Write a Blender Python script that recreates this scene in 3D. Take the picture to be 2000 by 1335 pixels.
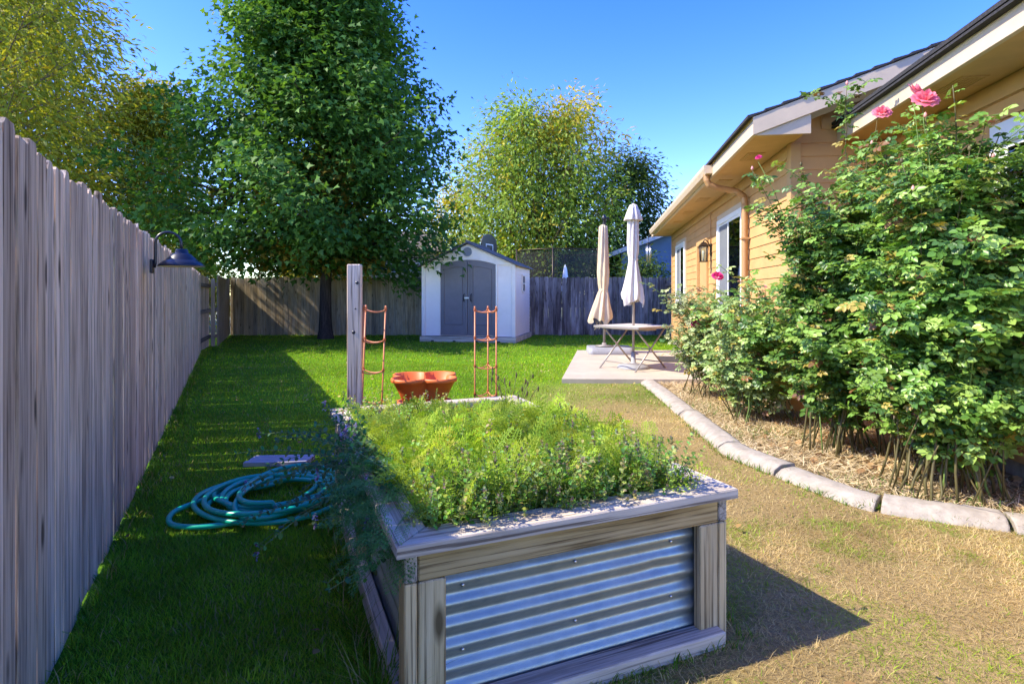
import bpy, bmesh, math, random
import numpy as np
from mathutils import Vector, Matrix
random.seed(7); rng = np.random.default_rng(11)
R = math.radians
sc = bpy.context.scene
for o in list(bpy.data.objects): bpy.data.objects.remove(o)
C = sc.collection

# ------------------------------------------------------------------ camera, sky, sun, exposure
EYE = 1.28; F = 1102.0; CX = 1000.0; HY = 575.0          # photo pixels (2000 x 1335)
cam = bpy.data.cameras.new('camera'); cam_o = bpy.data.objects.new('camera', cam); C.objects.link(cam_o)
cam_o.location = (0, 0, EYE); cam_o.rotation_euler = (R(90), 0, 0)
cam.lens = F/2000*36; cam.sensor_width = 36; cam.shift_y = -0.046; cam.clip_start = 0.05; cam.clip_end = 3000
sc.camera = cam_o

SUN = Vector((-0.57, -0.095, 0.565)).normalized()
w = bpy.data.worlds.new('World'); sc.world = w; w.use_nodes = True
nt = w.node_tree; bgn = nt.nodes['Background']
sky = nt.nodes.new('ShaderNodeTexSky'); sky.sky_type = 'NISHITA'; sky.sun_disc = False
sky.sun_elevation = math.asin(SUN.z); sky.sun_rotation = math.atan2(SUN.x, SUN.y)
sky.altitude = 900; sky.air_density = 1.0; sky.dust_density = 0.55; sky.ozone_density = 1.3
hs = nt.nodes.new('ShaderNodeHueSaturation'); hs.inputs['Saturation'].default_value = 1.43; hs.inputs['Hue'].default_value = .529
nt.links.new(sky.outputs[0], hs.inputs['Color']); nt.links.new(hs.outputs[0], bgn.inputs[0]); bgn.inputs[1].default_value = 0.15
sl = bpy.data.lights.new('sun', 'SUN'); sl.energy = 2.4; sl.angle = R(0.5); sl.color = (1.0, 0.92, 0.74)
so = bpy.data.objects.new('sun', sl); C.objects.link(so); so.rotation_euler = SUN.to_track_quat('Z', 'Y').to_euler()
sc.view_settings.view_transform = 'Standard'; sc.view_settings.look = 'None'
sc.view_settings.exposure = 1.92; sc.view_settings.gamma = 1.0
sc.render.engine = 'CYCLES'; cy = sc.cycles
cy.max_bounces = 7; cy.diffuse_bounces = 4; cy.glossy_bounces = 3; cy.transmission_bounces = 4; cy.transparent_max_bounces = 6
cy.caustics_reflective = False; cy.caustics_refractive = False
try: cy.use_denoising = True
except Exception: pass

# ------------------------------------------------------------------ helpers
def G(px, py, z=0.0):
    d = (EYE-z)*F/(py-HY); return Vector(((px-CX)/F*d, d, z))
def P(px, py, d): return Vector(((px-CX)/F*d, d, EYE-(py-HY)/F*d))

def link(o, parent=None):
    C.objects.link(o)
    if parent is not None: o.parent = parent
    return o
def tag(o, label=None, cat=None, group=None, kind=None):
    if label: o['label'] = label
    if cat: o['category'] = cat
    if group: o['group'] = group
    if kind: o['kind'] = kind
    return o
def empty(name, loc=(0,0,0), rz=0, parent=None):
    o = bpy.data.objects.new(name, None); o.location = loc; o.rotation_euler = (0,0,rz); o.empty_display_size = .1
    return link(o, parent)
def thing(name, label, cat, loc=(0,0,0), rz=0, group=None):
    return tag(empty(name, loc, rz), label, cat, group)

class MB:
    def __init__(s): s.v = []; s.f = []; s.sm = []
    def add(s, vs, fs, smooth=False):
        b = len(s.v); s.v += [tuple(v) for v in vs]; s.f += [tuple(b+i for i in f) for f in fs]; s.sm += [smooth]*len(fs); return s
    def box(s, x0, x1, y0, y1, z0, z1, m=None):
        vs = [Vector((x,y,z)) for z in (z0,z1) for y in (y0,y1) for x in (x0,x1)]
        if m is not None: vs = [m @ v for v in vs]
        return s.add(vs, [(0,2,3,1),(4,5,7,6),(0,1,5,4),(2,6,7,3),(0,4,6,2),(1,3,7,5)])
    def bbox(s, x0, x1, y0, y1, z0, z1, b=.004, m=None):   # chamfered box
        bm = bmesh.new(); bmesh.ops.create_cube(bm, size=1)
        for v in bm.verts: v.co = Vector(((x0+x1)/2+v.co.x*(x1-x0), (y0+y1)/2+v.co.y*(y1-y0), (z0+z1)/2+v.co.z*(z1-z0)))
        bmesh.ops.bevel(bm, geom=bm.edges[:], offset=b, segments=1, affect='EDGES')
        bm.verts.index_update(); vs = [(m @ v.co) if m is not None else v.co.copy() for v in bm.verts]
        fs = [[v.index for v in f.verts] for f in bm.faces]; bm.free(); return s.add(vs, fs)
    def prism(s, poly, axis, a0, a1, m=None):   # poly of 2D pts extruded along axis: 'x': (y,z), 'y': (x,z), 'z': (x,y)
        n = len(poly); vs = []
        for a in (a0, a1):
            for (p, q) in poly:
                v = Vector((a,p,q)) if axis=='x' else Vector((p,a,q)) if axis=='y' else Vector((p,q,a))
                vs.append(m @ v if m is not None else v)
        fs = [tuple(range(n)), tuple(range(2*n-1, n-1, -1))] + [(i, i+n, (i+1)%n+n, (i+1)%n) for i in range(n)]
        return s.add(vs, fs)
    def tube(s, path, r, n=8, smooth=True, cap=True):
        path = [Vector(p) for p in path]; k = len(path)
        rr = r if isinstance(r, (list, tuple)) else [r]*k
        t0 = (path[1]-path[0]).normalized(); up = Vector((0,0,1)) if abs(t0.z) < .9 else Vector((1,0,0))
        a = t0.cross(up).normalized(); vs = []
        for i, p in enumerate(path):
            t = (path[min(i+1,k-1)]-path[max(i-1,0)])
            t = t.normalized() if t.length > 1e-9 else t0
            a = (a - t*a.dot(t)); a = a.normalized() if a.length > 1e-6 else t.orthogonal().normalized()
            b = t.cross(a)
            for j in range(n):
                an = 2*math.pi*(j+.5)/n; vs.append(p + (a*math.cos(an)+b*math.sin(an))*rr[i])
        fs = [(i*n+j, i*n+(j+1)%n, (i+1)*n+(j+1)%n, (i+1)*n+j) for i in range(k-1) for j in range(n)]
        s.add(vs, fs, smooth)
        if cap:
            b = len(s.v)-len(vs); s.f += [tuple(b+j for j in range(n-1,-1,-1)), tuple(b+(k-1)*n+j for j in range(n))]; s.sm += [False, False]
        return s
    def lathe(s, prof, n=24, c=(0,0,0), smooth=True, fold=None):
        vs = []; c = Vector(c)
        for (r, z) in prof:
            for j in range(n):
                an = 2*math.pi*j/n; q = r*(fold(j, n, z) if fold else 1)
                vs.append(c+Vector((q*math.cos(an), q*math.sin(an), z)))
        k = len(prof)
        fs = [(i*n+j, i*n+(j+1)%n, (i+1)*n+(j+1)%n, (i+1)*n+j) for i in range(k-1) for j in range(n)]
        return s.add(vs, fs, smooth)
    def mesh(s, name, mat):
        me = bpy.data.meshes.new(name); me.from_pydata(s.v, [], s.f); me.validate()
        if len(me.polygons) == len(s.sm): me.polygons.foreach_set('use_smooth', s.sm)
        if mat: me.materials.append(mat)
        me.update(); return me
    def build(s, name, mat, parent=None):
        return link(bpy.data.objects.new(name, s.mesh(name, mat)), parent)

# ------------------------------------------------------------------ materials
def nodes(name):
    m = bpy.data.materials.new(name); m.use_nodes = True; t = m.node_tree
    return m, t, t.nodes['Principled BSDF']
def N(t, typ, **kw):
    n = t.nodes.new(typ)
    for k, v in kw.items(): setattr(n, k, v)
    return n
def coords(t, scale, rnd=True):
    tc = N(t, 'ShaderNodeTexCoord'); mp = N(t, 'ShaderNodeMapping'); mp.inputs['Scale'].default_value = scale
    t.links.new(tc.outputs['Object'], mp.inputs['Vector'])
    if rnd:
        oi = N(t, 'ShaderNodeObjectInfo'); ml = N(t, 'ShaderNodeMath', operation='MULTIPLY'); ml.inputs[1].default_value = 57.0
        t.links.new(oi.outputs['Random'], ml.inputs[0]); t.links.new(ml.outputs[0], mp.inputs['Location'])
    return mp.outputs[0]
def noise(t, vec, scale, detail=5, rough=.6):
    n = N(t, 'ShaderNodeTexNoise'); n.inputs['Scale'].default_value = scale; n.inputs['Detail'].default_value = detail
    n.inputs['Roughness'].default_value = rough; t.links.new(vec, n.inputs['Vector']); return n.outputs['Fac']
def ramp(t, fac, stops):
    r = N(t, 'ShaderNodeValToRGB'); e = r.color_ramp.elements
    while len(e) < len(stops): e.new(.5)
    for i, (p, c) in enumerate(stops): e[i].position = p; e[i].color = (*c, 1) if len(c) == 3 else c
    t.links.new(fac, r.inputs[0]); return r.outputs[0]
def mixc(t, a, b, fac, mode='MIX'):
    m = N(t, 'ShaderNodeMix', data_type='RGBA', blend_type=mode)
    for k, v in ((0, fac), (6, a), (7, b)):
        if isinstance(v, (int, float)): m.inputs[k].default_value = v
        elif isinstance(v, tuple): m.inputs[k].default_value = (*v, 1)
        else: t.links.new(v, m.inputs[k])
    return m.outputs[2]
def randhue(t, col, a, b):
    oi = N(t, 'ShaderNodeObjectInfo'); ml = N(t, 'ShaderNodeMath', operation='MULTIPLY'); ml.inputs[1].default_value = 13.37; fr = N(t, 'ShaderNodeMath', operation='FRACT')
    t.links.new(oi.outputs['Random'], ml.inputs[0]); t.links.new(ml.outputs[0], fr.inputs[0]); return mixc(t, col, mixc(t, a, b, fr.outputs[0]), 1.0, 'MULTIPLY')
def randval(t, col, lo, hi):
    oi = N(t, 'ShaderNodeObjectInfo'); mr = N(t, 'ShaderNodeMapRange'); mr.inputs['To Min'].default_value = lo; mr.inputs['To Max'].default_value = hi
    t.links.new(oi.outputs['Random'], mr.inputs['Value']); h = N(t, 'ShaderNodeHueSaturation')
    t.links.new(mr.outputs[0], h.inputs['Value']); t.links.new(col, h.inputs['Color']); return h.outputs[0]
def bump(t, b, fac, strength, dist):
    n = N(t, 'ShaderNodeBump'); n.inputs['Strength'].default_value = strength; n.inputs['Distance'].default_value = dist
    t.links.new(fac, n.inputs['Height']); t.links.new(n.outputs[0], b.inputs['Normal'])
def simple(name, col, rough=.6, metal=0.0, var=.18, scale=6, bmp=.15, bscale=80, spec=.4, dirt=None):
    m, t, b = nodes(name); v = coords(t, (1,1,1)); f = noise(t, v, scale)
    lo = tuple(c*(1-var) for c in col); hi = tuple(min(1, c*(1+var)) for c in col)
    c = ramp(t, f, [(.3, lo), (.7, hi)])
    if dirt: c = mixc(t, c, dirt, ramp(t, noise(t, v, scale*.45, 7, .7), [(.5, (0,0,0)), (.75, (.6,.6,.6))]))
    t.links.new(c, b.inputs['Base Color']); b.inputs['Roughness'].default_value = rough; b.inputs['Metallic'].default_value = metal
    b.inputs['Specular IOR Level'].default_value = spec
    if bmp: bump(t, b, noise(t, v, bscale, 3), bmp, .003)
    return m
def wood(name, dark, mid, light, axis='z', vlo=.8, vhi=1.2, streak=26, rough=.85, knots=True, bmp=.5, stain=None):
    m, t, b = nodes(name); s = {'x': (1.3,streak,streak), 'y': (streak,1.3,streak), 'z': (streak,streak,1.3)}[axis]
    v = coords(t, s); f = noise(t, v, 1.0, 8, .68)
    c = ramp(t, f, [(.26, dark), (.46, mid), (.72, light)])
    v2 = coords(t, tuple(3.2 if q > 2 else .7 for q in s)); f2 = noise(t, v2, 1.0, 4)
    c = mixc(t, c, ramp(t, f2, [(.3, (.62,.60,.60)), (.7, (1.22,1.2,1.16))]), .75, 'MULTIPLY')
    vc = coords(t, tuple(95.0 if q > 2 else 1.6 for q in s)); fc = noise(t, vc, 1.0, 5, .6)
    c = mixc(t, c, ramp(t, fc, [(.36, (.20,.17,.15)), (.48, (1,1,1)), (.8, (1.15,1.15,1.15))]), .85, 'MULTIPLY')
    if knots:
        vk = coords(t, tuple(9.0 if q > 2 else 2.6 for q in s)); vo = N(t, 'ShaderNodeTexVoronoi'); vo.inputs['Scale'].default_value = 1.0; t.links.new(vk, vo.inputs['Vector'])
        c = mixc(t, c, tuple(q*.42 for q in dark), ramp(t, vo.outputs['Distance'], [(.08, (.9,.9,.9)), (.19, (0,0,0))]))
    if stain:
        vs = coords(t, tuple(5.0 if q > 2 else .9 for q in s)); c = mixc(t, c, stain, ramp(t, noise(t, vs, 1.0, 6, .7), [(.45, (0,0,0)), (.68, (.85,.85,.85))]))
    c = randval(t, randhue(t, c, (1.0,.96,.90), (.97,1.0,1.03)), vlo, vhi)
    t.links.new(c, b.inputs['Base Color']); b.inputs['Roughness'].default_value = rough; b.inputs['Specular IOR Level'].default_value = .2
    bump(t, b, f, bmp, .006); return m
def leafmat(name, trans=.38, rough=.42, spec=.35, rnd=0.0, tint=(1.25,1.15,.5)):
    m, t, b = nodes(name); a = N(t, 'ShaderNodeAttribute'); a.attribute_name = 'col'; c = a.outputs['Color']
    if rnd: c = randval(t, c, 1-rnd, 1+rnd)
    t.links.new(c, b.inputs['Base Color']); b.inputs['Roughness'].default_value = rough; b.inputs['Specular IOR Level'].default_value = spec
    tr = N(t, 'ShaderNodeBsdfTranslucent'); t.links.new(mixc(t, c, tint, 1.0, 'MULTIPLY'), tr.inputs['Color'])
    mx = N(t, 'ShaderNodeMixShader'); mx.inputs[0].default_value = trans
    t.links.new(b.outputs[0], mx.inputs[1]); t.links.new(tr.outputs[0], mx.inputs[2])
    t.links.new(mx.outputs[0], t.nodes['Material Output'].inputs['Surface']); return m
def glassmat(name):
    m, t, b = nodes(name); b.inputs['Base Color'].default_value = (.9,.95,.95,1); b.inputs['Roughness'].default_value = .03
    tr = N(t, 'ShaderNodeBsdfTransparent'); tr.inputs['Color'].default_value = (.75,.82,.82,1)
    gl = N(t, 'ShaderNodeBsdfGlossy'); gl.inputs['Roughness'].default_value = .02
    fr = N(t, 'ShaderNodeFresnel'); fr.inputs['IOR'].default_value = 1.9
    mx = N(t, 'ShaderNodeMixShader'); t.links.new(fr.outputs[0], mx.inputs[0]); t.links.new(tr.outputs[0], mx.inputs[1]); t.links.new(gl.outputs[0], mx.inputs[2])
    t.links.new(mx.outputs[0], t.nodes['Material Output'].inputs['Surface']); return m

MT = {}
MT['fence_l'] = wood('fence_grey_wood', (.17,.11,.07), (.72,.535,.37), (.95,.76,.58), 'z', .60, 1.12, streak=30)
MT['fence_b'] = wood('fence_tan_wood', (.24,.19,.13), (.46,.38,.28), (.62,.54,.42), 'z', .78, 1.18, stain=(.40,.27,.13))
MT['fence_d'] = wood('fence_dark_wood', (.07,.055,.055), (.15,.125,.12), (.42,.36,.34), 'z', .6, 1.3, stain=(.46,.40,.38))
MT['rail_x'] = wood('fence_rail_wood', (.08,.06,.05), (.2,.16,.13), (.36,.30,.25), 'x', knots=False)
MT['bed_x'] = wood('bed_wood_x', (.22,.14,.055), (.56,.41,.19), (.74,.58,.32), 'x', .92, 1.1)
MT['bed_y'] = wood('bed_wood_y', (.16,.13,.10), (.34,.30,.25), (.52,.47,.40), 'y', .85, 1.12)
MT['bed_z'] = wood('bed_wood_z', (.22,.15,.065), (.56,.42,.22), (.72,.58,.35), 'z', .92, 1.1)
MT['cap_x'] = wood('cap_wood_x', (.22,.18,.14), (.54,.46,.37), (.74,.65,.54), 'x', .92, 1.08)
MT['cap_y'] = wood('cap_wood_y', (.22,.18,.14), (.54,.46,.37), (.74,.65,.54), 'y', .92, 1.08)
MT['post'] = wood('post_wood', (.40,.31,.23), (.64,.52,.41), (.76,.64,.52), 'z', .98, 1.05)
MT['siding'] = simple('siding_paint', (.59,.335,.135), .62, var=.10, scale=2.6, bmp=.35, bscale=90, dirt=(.46,.27,.11))
MT['trimtan'] = simple('tan_trim_paint', (.53,.32,.135), .55, var=.05)
MT['fascia'] = simple('fascia_cream_paint', (.60,.47,.34), .55, var=.05, bmp=.2, bscale=60)
MT['soffit'] = simple('soffit_paint', (.60,.38,.17), .7, var=.06)
MT['shingle'] = simple('dark_shingle', (.035,.033,.036), .95, var=.5, scale=60, bmp=.8, bscale=200)
MT['white'] = simple('white_vinyl', (.82,.82,.82), .4, var=.03, bmp=.05)
MT['copperpaint'] = simple('brown_gutter_paint', (.45,.25,.11), .4, var=.08)
MT['concrete'] = simple('patio_concrete', (.47,.395,.30), .9, var=.12, scale=3, bmp=.35, bscale=150, dirt=(.40,.33,.26))
MT['kerb'] = simple('kerb_concrete', (.37,.32,.26), .92, var=.22, scale=14, bmp=.9, bscale=140, dirt=(.22,.18,.13))
MT['shedwall'] = simple('shed_resin', (.94,.82,.72), .5, var=.04, bmp=.2, bscale=140, scale=3, dirt=(.78,.66,.56))
MT['sheddoor'] = simple('shed_door_resin', (.19,.165,.165), .55, var=.08, bmp=.3, bscale=160)
MT['shedroof'] = simple('shed_roof_resin', (.13,.125,.135), .7, var=.15, bmp=.3)
MT['plat'] = wood('platform_wood', (.40,.33,.24), (.66,.58,.46), (.8,.74,.62), 'x', knots=False)
MT['black'] = simple('black_metal', (.014,.015,.022), .32, metal=0, var=.2, spec=.6, bmp=.05)
MT['darkmetal'] = simple('bronze_metal', (.06,.045,.035), .4, metal=.6, var=.2)
MT['chrome'] = simple('silver_metal', (.55,.55,.56), .3, metal=1, var=.1, bmp=0)
MT['grey'] = simple('grey_plastic', (.34,.34,.35), .55, var=.08, bmp=.2, bscale=90, dirt=(.2,.19,.18))
MT['tube'] = simple('table_leg_metal', (.35,.31,.27), .4, metal=.3, var=.1, bmp=0)
MT['tabletop'] = simple('table_top_tan', (.62,.54,.45), .45, var=.06)
MT['tan_cloth'] = simple('tan_canvas', (.62,.49,.33), .9, var=.1, scale=5, bmp=.3, bscale=200)
MT['white_cloth'] = simple('pale_canvas', (.66,.60,.55), .9, var=.08, scale=4, bmp=.3, bscale=200, dirt=(.50,.44,.40))
MT['terra'] = simple('terracotta_plastic', (.74,.16,.03), .48, var=.14, scale=7, bmp=.15, spec=.4, dirt=(.55,.17,.06))
MT['copper'] = simple('copper_coated_rod', (.62,.22,.085), .4, var=.12, spec=.5)
MT['hose'] = simple('teal_hose_rubber', (.006,.40,.27), .32, var=.12, scale=9, bmp=.1, spec=.55)
MT['brass'] = simple('brass', (.5,.36,.14), .35, metal=.9, var=.1)
MT['board'] = simple('grey_composite', (.40,.38,.38), .7, var=.1)
MT['bluewall'] = simple('blue_siding', (.09,.16,.28), .65, var=.07)
MT['bluetrim'] = simple('pale_blue_trim', (.42,.44,.5), .6, var=.05)
MT['cream'] = simple('cream_siding', (.66,.54,.34), .7, var=.06)
MT['soil'] = simple('soil', (.07,.045,.028), .95, var=.4, scale=18, bmp=1.0, bscale=60)
MT['bark'] = wood('tree_bark', (.022,.017,.014), (.06,.046,.038), (.12,.095,.08), 'z', .9, 1.1, streak=9, knots=False, bmp=1.0)
MT['barklight'] = wood('pale_bark', (.10,.075,.055), (.2,.16,.12), (.33,.27,.21), 'z', .9, 1.1, streak=9, knots=False, bmp=1.0)
MT['cane'] = simple('rose_cane', (.10,.085,.03), .6, var=.4, scale=12)
MT['greencane'] = simple('rose_green_cane', (.14,.22,.05), .55, var=.3, scale=12)
MT['stem'] = simple('herb_stem', (.17,.22,.07), .6, var=.3)
MT['leaf'] = leafmat('tree_leaf', .40, .55, .22)
MT['roseleaf'] = leafmat('rose_leaf', .28, .38, .42, rnd=.25)
MT['herb'] = leafmat('herb_leaf', .42, .5, .25)
MT['grassm'] = leafmat('grass_blade', .42, .6, .06, tint=(1.2,1.1,.4))
MT['litter'] = leafmat('dry_litter', .15, .8, .1, tint=(1.1,1,.8))
MT['glass'] = glassmat('window_glass')
MT['blind'] = simple('blind_white', (.62,.68,.68), .6, var=.04, bmp=0)
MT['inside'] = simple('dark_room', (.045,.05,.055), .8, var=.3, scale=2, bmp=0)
MT['screen'] = simple('insect_screen', (.16,.17,.19), .8, var=.08, bmp=.3, bscale=400)
MT['lampin'] = simple('lamp_inside', (.75,.70,.60), .4, var=.04)
MT['mat'] = simple('door_mat', (.05,.045,.045), .95, var=.3, scale=40)

def corrugated():
    m, t, b = nodes('galvanised_steel'); v = coords(t, (1,1,1)); f = noise(t, v, 14, 6, .7)
    t.links.new(ramp(t, f, [(.3, (.32,.34,.31)), (.7, (.44,.46,.41))]), b.inputs['Base Color']); b.inputs['Metallic'].default_value = .62
    t.links.new(ramp(t, noise(t, v, 5, 5), [(.3, (.33,)*3), (.7, (.46,)*3)]), b.inputs['Roughness'])
    bump(t, b, noise(t, v, 160, 3), .08, .002); return m
MT['galv'] = corrugated()
def netmat():
    m, t, b = nodes('trampoline_net'); b.inputs['Base Color'].default_value = (.03,.03,.035,1); b.inputs['Alpha'].default_value = .42; return m
MT['net'] = netmat()
def petal(name, c0, c1):
    m, t, b = nodes(name); lw = N(t, 'ShaderNodeLayerWeight'); v = coords(t, (1,1,1))
    t.links.new(ramp(t, noise(t, v, 25, 3), [(.3, c0), (.7, c1)]), b.inputs['Base Color']); b.inputs['Roughness'].default_value = .5
    tr = N(t, 'ShaderNodeBsdfTranslucent'); tr.inputs['Color'].default_value = (*c1, 1); mx = N(t, 'ShaderNodeMixShader'); mx.inputs[0].default_value = .3
    t.links.new(b.outputs[0], mx.inputs[1]); t.links.new(tr.outputs[0], mx.inputs[2]); t.links.new(mx.outputs[0], t.nodes['Material Output'].inputs['Surface']); return m
MT['pink'] = petal('pink_petal', (.80,.12,.20), (.92,.32,.38)); MT['magenta'] = petal('magenta_petal', (.55,.02,.17), (.75,.06,.28)); MT['red'] = petal('red_petal', (.6,.015,.03), (.75,.04,.07))
MT['palepink'] = petal('pale_petal', (.85,.35,.33), (.9,.5,.45))

# ------------------------------------------------------------------ numpy clouds of leaves / blades
def vnoise(x, y, s, seed=0):
    g = np.random.default_rng(1000+seed).random((256, 256)); X = x/s; Y = y/s
    i = np.floor(X).astype(int); j = np.floor(Y).astype(int); u = X-i; v = Y-j; u = u*u*(3-2*u); v = v*v*(3-2*v)
    a = g[i % 256, j % 256]; b = g[(i+1) % 256, j % 256]; c = g[i % 256, (j+1) % 256]; d = g[(i+1) % 256, (j+1) % 256]
    return (a*(1-u)+b*u)*(1-v)+(c*(1-u)+d*u)*v
def sstep(a, b, x): t = np.clip((x-a)/(b-a), 0, 1); return t*t*(3-2*t)
def unit(a): return a/np.maximum(np.linalg.norm(a, axis=-1, keepdims=True), 1e-9)
def frames(tip, nrm):
    y = unit(tip); z = unit(nrm - y*np.sum(nrm*y, -1, keepdims=True)); x = np.cross(y, z); return np.stack([x, y, z], -1)
def cloud_mesh(name, tv, tf, pos, Rm, scl, col, mat):
    tv = np.asarray(tv, float); tf = np.asarray(tf, int); n = len(pos); k = len(tv)
    scl = np.asarray(scl, float)
    if scl.ndim == 1: scl = np.repeat(scl[:, None], 3, 1)
    loc = tv[None]*scl[:, None, :]
    V = np.einsum('nij,nkj->nki', Rm, loc) + pos[:, None, :]
    Fc = (tf[None] + (np.arange(n)*k)[:, None, None]).reshape(-1, tf.shape[1])
    me = bpy.data.meshes.new(name); me.vertices.add(n*k); me.vertices.foreach_set('co', V.astype(np.float32).ravel())
    nf = len(Fc); q = tf.shape[1]; me.loops.add(nf*q); me.loops.foreach_set('vertex_index', Fc.astype(np.int32).ravel())
    me.polygons.add(nf); me.polygons.foreach_set('loop_start', np.arange(0, nf*q, q, dtype=np.int32))
    me.update(calc_edges=True)
    at = me.color_attributes.new('col', 'FLOAT_COLOR', 'POINT'); c4 = np.ones((n, k, 4), np.float32); c4[:, :, :3] = col[:, None, :]
    at.data.foreach_set('color', c4.ravel()); me.materials.append(mat); return me
def cloud(name, tv, tf, pos, Rm, scl, col, mat, parent=None, kind=None):
    o = link(bpy.data.objects.new(name, cloud_mesh(name, tv, tf, pos, Rm, scl, col, mat)), parent)
    if kind: o['kind'] = kind
    return o
OVAL_V = [(0,0,0),(.30,.28,.07),(.42,.58,.05),(.24,.86,.0),(0,1,-.06),(-.24,.86,.0),(-.42,.58,.05),(-.30,.28,.07),(0,.5,-.03)]
OVAL_F = [(0,1,8),(1,2,8),(2,3,8),(3,4,8),(4,5,8),(5,6,8),(6,7,8),(7,0,8)]
MAPLE_V = [(0,0,0),(.54,.34,.05),(.22,.50,.04),(0,1.05,-.09),(-.22,.50,.04),(-.54,.34,.05)]
MAPLE_F = [(0,1,2),(0,2,4),(2,3,4),(0,4,5)]
LITE_V = [(0,0,0),(.37,.38,.08),(.28,.78,.03),(0,1,-.07),(-.28,.78,.03),(-.37,.38,.08)]
LITE_F = [(0,1,2),(0,2,3),(0,3,4),(0,4,5)]
NARROW_V = [(0,0,0),(.17,.4,.04),(0,1,-.10),(-.17,.4,.04),(0,.45,-.02)]
NARROW_F = [(0,1,4),(1,2,4),(2,3,4),(3,0,4)]
BLADE_V = [(-.5,0,0),(.5,0,0),(-.38,.5,.10),(.38,.5,.10),(0,1,.42)]
BLADE_F = [(0,1,3),(0,3,2),(2,3,4)]

# ------------------------------------------------------------------ layout
FD = Vector((-.45, .893, 0)).normalized()
def fence_x(d): return -1.54 - .504*(d-1.856)
def wall_x(d): return 2.03 + .145*d
KERB = [(1.97,8.22),(1.95,7.42),(1.90,6.35),(1.84,5.49),(1.815,5.0),(1.805,4.52),(1.90,4.19),(2.05,3.76),(2.185,3.44),(2.39,3.30),(2.59,3.2),(2.81,3.1),(3.1,3.02),(3.5,2.95)]
BO = Vector((-.3286, 1.609, 0)); BT = R(22.8); BW, BL, BH = 1.27, 2.13, .56
bu = Vector((math.cos(BT), math.sin(BT), 0)); bv = Vector((-math.sin(BT), math.cos(BT), 0))
BACK = 17.9
def kerb_x(d):
    ks = sorted((k[1], k[0]) for k in KERB); return np.interp(d, [k[0] for k in ks], [k[1] for k in ks], left=9)
def dryness(x, y):
    n = vnoise(x+50, y+50, .9, 1)*.6 + vnoise(x+50, y+50, .28, 2)*.4
    a = sstep(-.45, 1.1, x - .12 + (n-.5)*1.7)*sstep(9.9, 5.6, y + (n-.5)*3.0)
    return np.clip(a*1.0, 0, 1)
def lawn_cols(x, y, r):
    """own colour of the turf: green, yellow-green and straw"""
    n1 = vnoise(x+80, y+80, 1.3, 3); n2 = vnoise(x+80, y+80, .35, 4)
    g = np.stack([.21+.15*n1, .41+.12*n1, .018+.014*n2], -1)*(.70+.55*r[:, None])
    yl = np.stack([.20+0*x, .25+0*x, .03+0*x], -1); s = np.stack([.62+0*x, .49+0*x, .25+0*x], -1)*(.65+.6*r[:, None])
    dr = dryness(x, y); u = .55*vnoise(x+3, y+9, .22, 5)+.45*vnoise(x+13, y+29, .7, 15); s = s*(.55+.85*u)[:, None]*np.stack([1+0*x, .93+.14*u, .80+.3*u], -1)
    patch = sstep(.43, .68, .55*vnoise(x+20, y+20, .55, 6)+.45*vnoise(x+20, y+20, .13, 16))*.85
    pd = dr*(1-patch); sel = (rng.random(len(x)) < pd*.93)
    c = np.where(sel[:, None], s, g)
    gg = rng.random(len(x)) < .22+.3*dr; c = np.where((gg & ~sel)[:, None], c*np.array([[.95,.72,1.0]])+np.array([[.02,.0,.03]]), c)
    dead = (rng.random(len(x)) < .05+.10*sstep(.55,.8,vnoise(x+61, y+17, .45, 41))) & ~sel; c = np.where(dead[:, None], np.array([[.42,.34,.17]])*(.6+.6*r[:, None]), c)
    c = c*(.72+.5*vnoise(x+33, y+77, .16, 42)+.12*vnoise(x+5, y+7, 2.4, 43))[:, None]
    spk = (rng.random(len(x)) < .08+.12*dr) & ~sel; c = np.where(spk[:, None], yl*(.7+.5*r[:, None]), c)
    return c

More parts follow.
